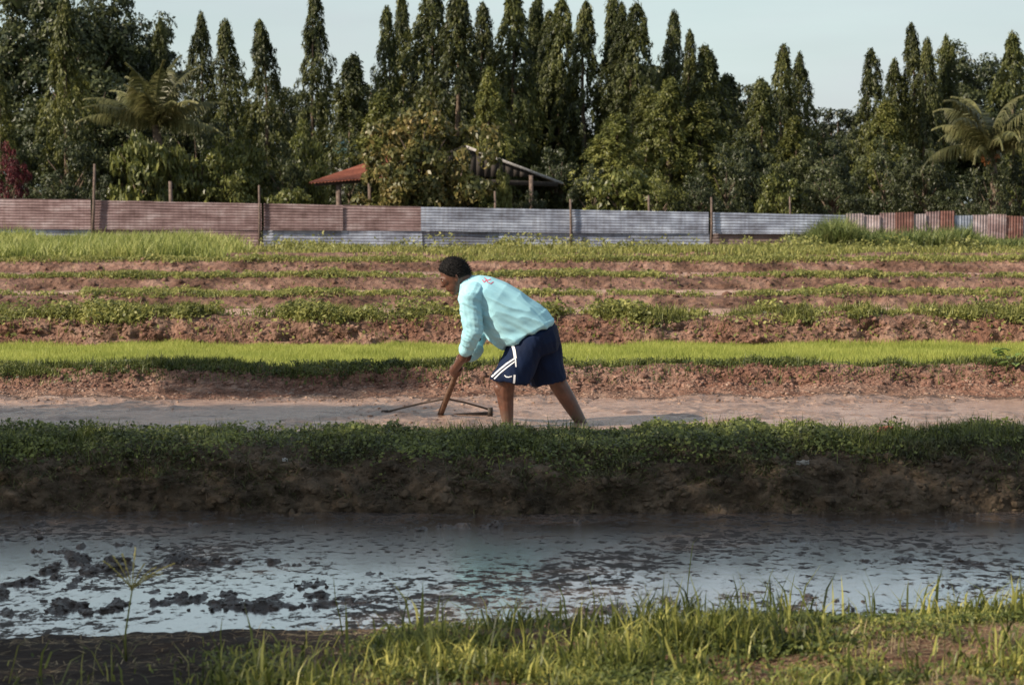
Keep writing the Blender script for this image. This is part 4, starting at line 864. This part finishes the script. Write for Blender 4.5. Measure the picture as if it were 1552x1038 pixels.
def remesh(name, items, voxel, smooth=3, fac=.5):
    me = cat_mesh(name, items); bm = bmesh.new(); bm.from_mesh(me); bmesh.ops.recalc_face_normals(bm, faces=bm.faces); bm.to_mesh(me); bm.free()
    o = bpy.data.objects.new('tmp', me); COL.objects.link(o)
    m = o.modifiers.new('r', 'REMESH'); m.mode = 'VOXEL'; m.voxel_size = voxel; m.use_smooth_shade = True
    s = o.modifiers.new('s', 'SMOOTH'); s.iterations = smooth; s.factor = fac
    dg = bpy.context.evaluated_depsgraph_get(); dg.update(); out = bpy.data.meshes.new_from_object(o.evaluated_get(dg)); bpy.data.objects.remove(o); out.name = name
    out.polygons.foreach_set('use_smooth', np.ones(len(out.polygons), dtype=bool)); return out
def displace(me, fn):
    k = len(me.vertices); co = np.empty(k * 3, dtype=np.float32); no = np.empty(k * 3, dtype=np.float32); me.vertices.foreach_get('co', co); me.vertices.foreach_get('normal', no)
    co = co.reshape(-1, 3); no = no.reshape(-1, 3); co = co + no * fn(co, no)[:, None]; me.vertices.foreach_set('co', co.astype(np.float32).ravel()); me.update()
YA = np.array([0, 1.0, 0])
def iv(dx, dy): v = np.array([dx, 0, -dy], float); return v / np.linalg.norm(v)   # image direction -> place direction
# head frame
hc = W(689, 418, 0); hu = iv(-.46, -.89); hf = iv(-.89, .46)
AX = [hf, YA, hu]
items = [ell(hc + hu * .012 - hf * .008, AX, (.097, .076, .105)), ell(hc - hu * .045 + hf * .028, AX, (.062, .056, .066)), ell(hc - hu * .095 + hf * .052, AX, (.028, .030, .022)),
         ell(hc + hf * .062 + hu * .0, AX, (.034, .058, .052))]
items += chain([hc + hf * .088 + hu * .012, hc + hf * .108 - hu * .022, hc + hf * .096 - hu * .030], [.008, .012, .010])       # nose
items += [ell(hc + hf * .090 - hu * .022 + YA * s * .012, AX, (.010, .009, .008)) for s in (-1, 1)]
items += [ell(hc + hf * .083 - hu * .056, AX, (.012, .024, .0065)), ell(hc + hf * .080 - hu * .069, AX, (.012, .021, .0075))]   # lips
items += [ell(hc + hf * .088 + hu * .026, AX, (.010, .046, .008))]                                                            # brow
for s in (-1, 1):
    items += [ell(hc - hf * .008 - hu * .012 + YA * s * .078, [nrm(hf * .9 + YA * s * -.4), YA, hu], (.017, .007, .031)), ell(hc - hf * .004 - hu * .036 + YA * s * .076, AX, (.009, .006, .010))]
neck0 = W(702, 432, 0); items += chain([hc - hf * .045 - hu * .045, W(703, 428), W(718, 438)], [.062, .060, .085])
# trunk (under the shirt)
items += [loft([(W(718, 440), iv(.3, -1) * .08, YA * .13), (W(745, 455), iv(.4, -1) * .11, YA * .16), (W(785, 478), iv(.8, -1) * .12, YA * .15), (W(812, 500), iv(1, -.5) * .12, YA * .15), (W(822, 520), iv(1, 0) * .09, YA * .12)], 24)]
# arms: near arm dy<0
shN, elN, wrN = W(717, 449, -.175), W(716, 500, -.19), W(701, 543, -.085)
shF, elF, wrF = W(722, 447, .17), W(730, 499, .16), W(708, 542, .045)
items += chain([shN, elN, wrN], [.055, .045, .029]); items += chain([shF, elF, wrF], [.055, .045, .029])
# tool handle axis
HB = W(667, 629, .70); HT = W(703, 533, -.03)
Ax = nrm(HT - HB)
def on_handle(t): return HB + (HT - HB) * t
def grip(wr, t, side, flip):
    C = on_handle(t); s = nrm(side - Ax * np.dot(side, Ax)); c = nrm(np.cross(Ax, s)); out = []
    pc = C + s * .034; wdir = nrm(wr - pc)
    out += chain([wr, pc + wdir * .03], [.029, .027])
    out += [ell(pc, [Ax, c, s], (.044, .036, .017))]
    for i, (o, ln) in enumerate(((-.034, .78), (-.011, .95), (.012, 1.0), (.033, .92))):
        rr = .0285; pts = []
        for a in np.linspace(-20, 205 * ln, 5): pts.append(C + Ax * (o * flip) + (s * math.cos(R(a)) + c * math.sin(R(a))) * (rr + (.006 if a < 60 else 0)))
        out += chain(pts, [.0105, .0100, .0095, .009, .008])
    pts = [C + Ax * (.030 * flip) + s * .036 - c * .02]
    for a, o in ((-55, .040), (-105, .036), (-150, .024)): pts.append(C + Ax * (o * flip) + (s * math.cos(R(a)) + c * math.sin(R(a))) * .030)
    out += chain(pts, [.014, .012, .011, .009]); return out
items += grip(wrN, .72, np.array([-.45, -.85, .1]), 1); items += grip(wrF, .86, np.array([.35, -.2, .3]) * 1.0 + np.array([0, .5, 0]), 1)
# legs
items += chain([W(808, 512, -.09), W(766, 578, -.12), W(766, 604, -.10), W(770, 643, -.10)], [.085, .066, .056, .036])
items += chain([W(826, 512, .09), W(846, 582, .12), W(863, 610, .13), W(884, 645, .14)], [.085, .062, .054, .036])
items += chain([W(757, 588, -.12), W(760, 596, -.12)], [.040, .036])
for (a, h) in ((W(770, 647, -.10), -1), (W(884, 650, .14), -1)):
    items += chain([a + np.array([.025, 0, -.02]), a + np.array([-.06, 0, -.03]), a + np.array([-.14, 0, -.045])], [.036, .034, .026])
    for i in range(5): items += chain([a + np.array([-.14, -.03 + .015 * i, -.05]), a + np.array([-.18 + .006 * i, -.034 + .017 * i, -.055])], [.011, .010])
skin, snt, sb = new_mat('brown_skin'); l = snt.links.new
gg = N(snt, 'NewGeometry'); nn = N(snt, 'TexNoise', Scale=26.0, Detail=5.0); l(gg.outputs['Position'], nn.inputs['Vector'])
sx = N(snt, 'SeparateXYZ'); l(gg.outputs['Position'], sx.inputs[0])
c1 = ramp(snt, nn.outputs[0], [(.3, (.075, .032, .020)), (.7, (.135, .058, .036))]); ad = N(snt, 'Math', operation='MULTIPLY_ADD'); l(nn.outputs[0], ad.inputs[0]); ad.inputs[1].default_value = .14; l(sx.outputs[2], ad.inputs[2])
mk = ramp(snt, ad.outputs[0], [(.12, (1, 1, 1)), (.21, (0, 0, 0))]); mm = N(snt, 'Mix', data_type='RGBA'); l(mk, mm.inputs[0]); l(c1, mm.inputs[6]); mm.inputs[7].default_value = (.11, .07, .052, 1)  # mud up the shins
l(mm.outputs[2], sb.inputs['Base Color']); sb.inputs['Roughness'].default_value = .42; sb.inputs['Subsurface Weight'].default_value = .12; sb.inputs['Subsurface Radius'].default_value = (.01, .004, .002)
bpn = N(snt, 'Bump', Strength=.15, Distance=.003); l(nn.outputs[0], bpn.inputs['Height']); l(bpn.outputs[0], sb.inputs['Normal'])
body_me = remesh('body', items, .0045, 3)
pr_ = empty('person', (W(800, 646)[0], PD0, 0)); tag(pr_, 'barefoot man in pale turquoise long sleeved shirt and navy shorts bending over in the mud', 'person')
def pc_(o): o.location = -pr_.location; return o
pc_(link('body', body_me, skin, pr_))
# eyes and hair
wm = plain_mat('eye_white', (.75, .72, .68), .3, noise=.02); dm = plain_mat('iris_dark', (.02, .012, .01), .2, noise=.05)
for s in (-1, 1):
    e = pc_(piece('eye', ell(hc + hf * .080 + hu * .008 + YA * s * .031, AX, (.010, .013, .0065)), wm, pr_, True)); ir = piece('iris', ell(hc + hf * .0875 + hu * .006 + YA * s * .034, AX, (.0045, .007, .006)), dm, e, True)
V = nrm(UVV); g_ = V[:, 0]; u_ = V[:, 2]; keep = u_ - (.75 * np.clip(g_, 0, 1) + .22 * g_) + .42
nz_ = fbm(V[:, 0] * 6, V[:, 1] * 6, V[:, 2] * 6, s=3, o=3); mask = 1 / (1 + np.exp(-(keep - .12 + .08 * nz_) * 26))
rad = .90 + mask * (.185 + .03 * nz_)
HV = V * rad[:, None] * np.array([.099, .079, .108]); HV = HV @ np.array(AX) + (hc + hu * .012 - hf * .008)
hairm = plain_mat('black_hair', (.009, .008, .008), .7, .12, noise=.4, scale=60, bump=.6)
gh = np.random.default_rng(4); sel = np.where(mask > .8)[0]; sel = gh.choice(sel, 2600); hn = nrm(HV[sel] - hc); hd = nrm(hn * .5 + gh.normal(0, .35, (2600, 3)) - hu * .35 - hf * .2); hw = nrm(np.cross(hn, hd)) * .0016
hp = HV[sel] - hn * .003; hs_ = np.stack([hp - hw, hp + hw, hp + hd * (.014 + .012 * gh.random((2600, 1)))], 1)
pc_(link('hair', cat_mesh('hair', [(HV, None, UVT), (hs_.reshape(-1, 3), None, np.arange(2600)[:, None] * 3 + np.array([0, 1, 2]))]), hairm, pr_))
# shirt
def rg(bk, fr, half, dy=0, k=1.0):
    a, b = W(*bk, dy), W(*fr, dy); c = (a + b) / 2; return (c, (a - c) * k, YA * half)
sh_items = [loft([rg((707, 419), (699, 437), .060), rg((716, 417), (699, 446), .085), rg((728, 417), (704, 463), .155), rg((745, 420), (716, 476), .200), rg((768, 428), (730, 490), .215), rg((790, 440), (739, 503), .212),
      rg((810, 455), (745, 512), .205), rg((826, 469), (750, 520), .205), rg((838, 484), (757, 524), .212), rg((836, 487), (759, 525), .208)], 36, .92)]
sh_items += chain([W(718, 444, -.13), W(713, 454, -.175), W(714, 476, -.19), W(717, 500, -.195), W(712, 514, -.17), W(707, 529, -.13)], [.080, .077, .069, .063, .055, .041])
sh_items += chain([W(722, 446, .12), W(724, 456, .165), W(730, 480, .17), W(731, 501, .165), W(724, 514, .13), W(714, 537, .068)], [.080, .077, .067, .060, .052, .040])
shirt_me = remesh('shirt', sh_items, .0050, 4)
fd = iv(.80, .60); fx = iv(-.60, .80)
def folds(co, no):
    rel = co - W(730, 460); a = rel @ fd; b = rel @ fx; y = co[:, 1] - PD0
    sg_ = lambda v: 1 / (1 + np.exp(-np.clip(v, -30, 30)))
    wa = sg_((np.abs(y) - .125) * 60) * sg_((.05 - rel[:, 0]) * 50) * sg_((.03 - rel[:, 2]) * 40)
    f1 = 1 - np.abs(fbm(a * 2.6 + b * 1.6, b * 9 + a * 1.2, y * 4, s=7, o=3, g=.45)) * 2.4
    f2 = 1 - np.abs(fbm(co[:, 0] * 7, y * 7, co[:, 2] * 17 + co[:, 0] * 9, s=17, o=3, g=.5)) * 2.2
    amp = .023 + .012 * np.clip(-rel[:, 2] / .2, 0, 1)
    backtop = np.clip((no[:, 2] - .45) * 2.4, 0, 1)
    return wa * f2 * .012 + (1 - wa) * f1 * amp * (1 - .70 * backtop) - .005
displace(shirt_me, folds)
def cloth_mat(name, c, c2, rough=.85):
    m, nt, b = new_mat(name); l = nt.links.new; g = N(nt, 'NewGeometry'); n = N(nt, 'TexNoise', Scale=5.0, Detail=5.0); l(g.outputs['Position'], n.inputs['Vector'])
    l(ramp(nt, n.outputs[0], [(.35, c2), (.62, c)]), b.inputs['Base Color']); n2 = N(nt, 'TexNoise', Scale=140.0, Detail=2.0); l(g.outputs['Position'], n2.inputs['Vector'])
    bp = N(nt, 'Bump', Strength=.15, Distance=.002); l(n2.outputs[0], bp.inputs['Height']); l(bp.outputs[0], b.inputs['Normal'])
    b.inputs['Roughness'].default_value = rough; return m
M['shirt'] = cloth_mat('turquoise_cotton', (.34, .62, .70), (.28, .54, .63)); M['shorts'] = cloth_mat('navy_polyester', (.004, .013, .045), (.003, .008, .026), .8)
shirt = pc_(link('shirt', shirt_me, M['shirt'], pr_))
# shorts
so_items = [loft([rg((832, 478), (762, 513), .165), rg((843, 492), (768, 524), .185), rg((848, 512), (766, 538), .19), rg((846, 530), (770, 550), .17)], 32),
    loft([rg((838, 496), (770, 520), .13, -.07), rg((828, 520), (763, 538), .135, -.09), rg((815, 550), (752, 558), .13, -.115), rg((805, 578), (744, 570), .128, -.125), rg((803, 583), (743, 574), .124, -.125)], 28, .95),
    loft([rg((845, 492), (785, 520), .13, .07), rg((850, 520), (795, 535), .13, .09), rg((853, 550), (800, 560), .125, .11), rg((857, 571), (805, 582), .120, .12), rg((857, 575), (807, 586), .117, .12)], 28, .95)]
shorts_me = remesh('shorts', so_items, .0065, 4)
def sfold(co, no):
    rel = co - W(812, 500); a = rel[:, 0]; z = rel[:, 2]
    f = 1 - np.abs(fbm(a * 13 + z * 4.5, z * 2.2, co[:, 1] * 9, s=27, o=3)) * 2.2; return f * .010 * np.clip(-z / .12 + .3, .2, 1) - .003
displace(shorts_me, sfold)
M['shorts'].node_tree.nodes['Principled BSDF'].inputs['Specular IOR Level'].default_value = .2
shorts = pc_(link('shorts', shorts_me, M['shorts'], pr_))
from mathutils.bvhtree import BVHTree
def decal(name, me, pts, wpx, mat, parent, thick=.003):
    """narrow print laid on the cloth: px path followed over the surface facing the viewer"""
    bv = BVHTree.FromPolygons([v.co[:] for v in me.vertices], [p.vertices[:] for p in me.polygons]); pts = np.array(pts, float); V = []
    t = np.linspace(0, len(pts) - 1, len(pts) * 6); xs = np.interp(t, range(len(pts)), pts[:, 0]); ys = np.interp(t, range(len(pts)), pts[:, 1]); tx = np.gradient(xs); ty = np.gradient(ys); ln = np.hypot(tx, ty) + 1e-6; nx, ny = -ty / ln, tx / ln
    for i in range(len(t)):
        for s in np.linspace(-.5, .5, 4):
            p0 = at(xs[i] + nx[i] * s * wpx, ys[i] + ny[i] * s * wpx, 13.6); o = Vector((0, 0, EYE)); d = (p0 - o).normalized(); h = bv.ray_cast(p0, d)
            V.append(tuple(h[0] - d * thick) if h[0] is not None else (V[-1] if V else tuple(p0)))
    n = len(t); q = [(i * 4 + j, i * 4 + j + 1, i * 4 + j + 5, i * 4 + j + 4) for i in range(n - 1) for j in range(3)]
    o = link(name, nmesh(name, V, q, smooth=True), mat, parent); return o
wht = plain_mat('white_print', (.70, .70, .72), .7, noise=.04); redp = plain_mat('red_print', (.55, .10, .16), .7, noise=.1)
decal('stripe', shorts_me, [(775, 518), (779, 530), (781, 543)], 4.2, wht, shorts)
decal('stripe', shorts_me, [(781, 543), (782, 556)], 2.0, wht, shorts)
decal('stripe', shorts_me, [(780, 543), (768, 551), (757, 560), (745, 571)], 2.3, wht, shorts)
decal('stripe', shorts_me, [(780, 548), (769, 556), (759, 564), (749, 574)], 1.8, wht, shorts)
decal('stripe', shorts_me, [(780, 568), (779, 581)], 3.0, wht, shorts)
decal('logo', shorts_me, [(764.5, 568.5), (767, 571), (771, 571.5), (776, 570)], 1.4, wht, shorts)
for a in ([(731, 424), (734, 428), (737, 424), (739, 428)], [(734, 421), (739, 425), (744, 423)], [(740, 428), (744, 430), (748, 427)]): decal('print', shirt_me, a, 1.3, redp, shirt)

# ------------------------------------------------------------------ the mud rake in his hands
tool = empty('mud_rake', tuple(HB)); tag(tool, 'wooden handled mud leveller with a low board and thin bowed braces held by the man', 'rake')
M['handle'] = plain_mat('worn_handle', (.13, .075, .05), .7, noise=.3, scale=30); M['darkwood'] = plain_mat('muddy_board', (.04, .028, .022), .6, noise=.3, scale=20)
def tl(n, d, m, s=True): o = piece(n, d, m, tool, s); o.location = -tool.location
tl('handle', tube([HB - Ax * .03, HB, (HB + HT) / 2 + np.array([.006, 0, .004]), HT, HT + Ax * .05], [.021, .022, .020, .019, .017], 10), M['handle'])
mid = on_handle(.27); eR = W(742, 621, .62); eL = W(583, 625, .80)
eR[2] = max(eR[2], .05); 
for e in (eR, eL):
    tl('brace', tube([mid, mid * .6 + e * .4 + np.array([0, 0, .006]), mid * .25 + e * .75 + np.array([0, 0, .004]), e], .0075, 6), plain_mat('dark_bamboo', (.06, .04, .03), .6))
b0, b1 = eL + np.array([0, .02, -.03]), eR + np.array([0, .02, -.03]); bl = (b1 - b0); 
tl('board', box((b0 + b1) / 2 + np.array([0, 0, -.030]), (np.linalg.norm(bl), .035, .07), Matrix.Rotation(-math.atan2(bl[2], bl[0]), 3, 'Y')), M['darkwood'], False)
tl('end_block', box(eR + np.array([.005, 0, -.02]), (.035, .05, .07)), M['darkwood'], False)
tl('end_block', box(eL + np.array([0, 0, -.02]), (.045, .06, .07)), M['darkwood'], False)

# ------------------------------------------------------------------ litter, single plants
def scrap(px, py, wm_, hm_, mat, label, name, cat, seed, up=.012):
    p, n = ground_px(px, py); g = np.random.default_rng(seed); m = 9; a, b = np.meshgrid(np.linspace(-.5, .5, m), np.linspace(-.5, .5, m))
    r = 1 + .3 * g.random((m, m)); V = np.stack([a * wm_ * r, g.normal(0, .10 * wm_, (m, m)) - b * .4 * wm_, b * hm_ * r + .25 * wm_ * fbm(a * 4, b * 4, s=seed)], -1); ii = np.arange(m * m).reshape(m, m)
    V = V + np.array(tuple(p + n * up)) + np.array([0, 0, hm_ * .3]); o = link(name, nmesh(name, V, np.stack([ii[:-1, :-1], ii[:-1, 1:], ii[1:, 1:], ii[1:, :-1]], -1).reshape(-1, 4), smooth=False), mat)
    md = o.modifiers.new('thickness', 'SOLIDIFY'); md.thickness = .0015; tag(o, label, cat)
wp = plain_mat('crumpled_white_plastic', (.62, .60, .60), .5, noise=.1); gp = plain_mat('grubby_paper', (.48, .45, .42), .7, noise=.15)
scrap(1216, 706, .06, .022, gp, 'crumpled pale paper scrap on the dark face of the front bund', 'paper_scrap', 'litter', 1)
scrap(434, 700, .025, .018, wp, 'tiny white plastic bit on the dark front bund left of the man', 'plastic_scrap', 'litter', 2)
scrap(337, 649, .035, .03, wp, 'small white plastic bit on top of the front bund at left', 'plastic_scrap', 'litter', 3)
scrap(316, 389, .13, .07, wp, 'white litter lying in the grass strip near the fence', 'plastic_scrap', 'litter', 4)
scrap(1342, 658, .07, .05, plain_mat('faded_red_plastic', (.68, .22, .18), .5, noise=.1), 'faded pink red plastic lump on the front bund at right', 'plastic_lump', 'litter', 5)
scrap(1362, 656, .08, .035, plain_mat('pale_blue_plastic', (.35, .42, .50), .5, noise=.1), 'pale blue plastic film beside the pink lump on the bund', 'plastic_film', 'litter', 6)
# seed headed grass standing alone at the lower left
bp_, _ = ground_px(190, 1000); bp_ = np.array(tuple(bp_)); sg = empty('goosegrass', tuple(bp_)); tag(sg, 'lone seed headed grass with splayed straw coloured spikes over the water at lower left', 'plant')
M['seed'] = leaf_mat('straw_seed', gs((.22, .19, .05), (.38, .33, .10), (.52, .46, .18)), .6, .3)
M['stem'] = leaf_mat('green_stem', gs((.12, .15, .04), (.22, .24, .07), (.30, .30, .10)), .6, .2)
def gp_(x, y): return np.array(tuple(at(x, y, bp_[1]))) - bp_
piece('stem', tube([(0, 0, 0), gp_(190, 960), gp_(196, 920), gp_(200, 895)], [.0042, .0036, .003, .0026], 6), M['stem'], sg, True)
hd_ = gp_(200, 893); g = np.random.default_rng(3)
for (x, y) in [(158, 848), (170, 843), (185, 838), (203, 832), (222, 852), (238, 858), (262, 856), (247, 868), (176, 870), (228, 872)]:
    e = gp_(x, y) + np.array([0, g.uniform(-.03, .03), 0]); t = np.linspace(0, 1, 26)[:, None]; cc = hd_ + (e - hd_) * t + np.array([0, 0, .01]) * np.sin(t * 3.1)
    k = np.repeat(cc, 2, 0) + g.normal(0, .0016, (52, 3)); dv = nrm(e - hd_); v, q = leaves(k, dv * 0 + g.normal(0, 1, (52, 3)), .009, .0035, 8, .4); 
    link('spike', cat_mesh('spike', [tube(cc, .0014, 4), (v, q)]), M['seed'], sg)
for (x, y) in ((150, 985), (165, 1010), (235, 990)): link('blade', cat_mesh('blade', [blades(np.array([[0, 0, 0.0], [.004, 0, 0]]), .12, .006, .8, x, droop=.4)]), M['grass_fore'], sg)
# single stalks against the water
def stalk(px, py, pts, label, w0=.006, mat='grass_fore', dry=False):
    b, _ = ground_px(px, py); b = np.array(tuple(b)); r = empty('grass_stalk', tuple(b)); tag(r, label, 'plant', 'grass stalks rising before the water')
    P_ = [np.zeros(3)] + [np.array(tuple(at(x, y, b[1]))) - b for x, y in pts]; P_ = np.array(P_); t = np.linspace(0, len(P_) - 1, 12); pp = np.stack([np.interp(t, range(len(P_)), P_[:, i]) for i in range(3)], -1)
    wd = (w0 * (1 - t / t[-1]) ** .6 + .0008)[:, None] * np.array([.9, .4, 0]); V = np.concatenate([pp - wd / 2, pp + wd / 2]); n = len(pp); mid = pp + np.array([0, .001, 0])
    q = [(i, n + i, n + i + 1, i + 1) for i in range(n - 1)]; link('blade', nmesh('blade', V, q), M[mat], r)
for a in [(520, 960, [(515, 935), (508, 905), (505, 870)], 'thin stalk crossing the dark mound left of centre'), (335, 1000, [(334, 960), (337, 935)], 'short upright blade on the shaded bank left of the grass'),
          (720, 950, [(705, 925), (672, 905)], 'blade arching left over the water below the man'), (905, 940, [(900, 900), (890, 868)], 'thin dark blade over the bright water right of the man'),
          (1105, 935, [(1115, 900), (1130, 880), (1140, 884)], 'nodding stalk before the bright water'), (1150, 930, [(1165, 880), (1172, 860)], 'leaning dark stalk rising from the grass right of centre'),
          (1195, 925, [(1200, 890), (1205, 868)], 'upright dark stalk right of the leaning one'), (1320, 925, [(1323, 900), (1335, 882)], 'pale bent blade near the right of the water'),
          (1040, 935, [(1043, 880), (1050, 822), (1058, 815)], 'tall thin sedge stalk reaching to the dark water'), (1000, 1030, [(1008, 985), (1001, 930)], 'broad bright blade standing up in the near grass'),
          (1290, 1038, [(1286, 1000), (1288, 960)], 'wide yellow green blade at the bottom right'), (1500, 935, [(1503, 915), (1510, 900)], 'small pinkish blade by the right edge of the water')]:
    stalk(a[0], a[1], a[2], a[3], .012 if 'bro' in a[3] or 'wide' in a[3] else .005)
# big leaved plant on the bank at the far right
b, _ = ground_px(1536, 556); b = np.array(tuple(b)); pl = empty('taro_plant', tuple(b)); tag(pl, 'broad leaved light green plant on the bank at the far right', 'plant')
M['taro'] = leaf_mat('taro_leaf', gs((.12, .20, .04), (.20, .30, .07), (.30, .38, .12)), .45, .4)
for i in range(16):
    g = np.random.default_rng(i + 50); a = g.uniform(0, 6.28); e = np.array([math.cos(a) * .17, math.sin(a) * .08 - .06, g.uniform(.04, .16)]); t = np.linspace(-1, 1, 7); s = np.linspace(0, 1, 6); ax = nrm(e * np.array([1, 1, .2])); bx = nrm(np.cross(ax, [0, 0, 1]))
    Vv = [e + ax * (si - .3) * .085 + bx * ti * .032 * math.sin(math.pi * min(1, .12 + si * .88)) + np.array([0, 0, -.03 * si * si + .012 * abs(ti)]) for si in s for ti in t]; ii = np.arange(42).reshape(6, 7)
    lf = link('leaf', nmesh('leaf', Vv, np.stack([ii[:-1, :-1], ii[:-1, 1:], ii[1:, 1:], ii[1:, :-1]], -1).reshape(-1, 4), smooth=True), M['taro'], pl)
    piece('stalk', tube([(0, 0, 0), e * .6 + np.array([0, 0, .02]), e], .003, 5), M['stem'], pl)
# leafy twig hanging into the upper left corner, close to the viewer
tw = empty('leafy_twig', tuple(at(30, -60, 6.0))); tag(tw, 'blurred dark leafy twig hanging into the upper left corner', 'twig'); o0 = np.array(tuple(at(30, -60, 6.0)))
tp = [np.array(tuple(at(x, y, 6.0))) - o0 for x, y in ((-1100, -420), (-300, -190), (0, -60), (26, 2))]
piece('stem', tube(tp, [.02, .012, .006, .002], 6), M['bark'], tw, True)
for i, (x, y, rot, s) in enumerate([(26, 2, 1.5, 1.0), (40, -4, .6, .9), (14, -4, 2.6, .9), (52, -14, .3, .9), (2, -14, 2.9, .8), (30, -22, 1.2, 1)]):
    c = np.array(tuple(at(x, y, 6.0))) - o0; ax = np.array([math.cos(rot), .3, -math.sin(rot)]); ax = nrm(ax); bx = nrm(np.cross(ax, [0.2, -1, .1])); Vv = []
    for si in np.linspace(0, 1, 7):
        for ti in (-1, 0, 1): Vv.append(c + ax * (si - .6) * .055 * s + bx * ti * .016 * math.sin(math.pi * min(1, .08 + si * .92)) + np.array([0, .006 * abs(ti), 0]))
    ii = np.arange(21).reshape(7, 3); link('leaf', nmesh('leaf', Vv, np.stack([ii[:-1, :-1], ii[:-1, 1:], ii[1:, 1:], ii[1:, :-1]], -1).reshape(-1, 4), smooth=True), M['broad'], tw)
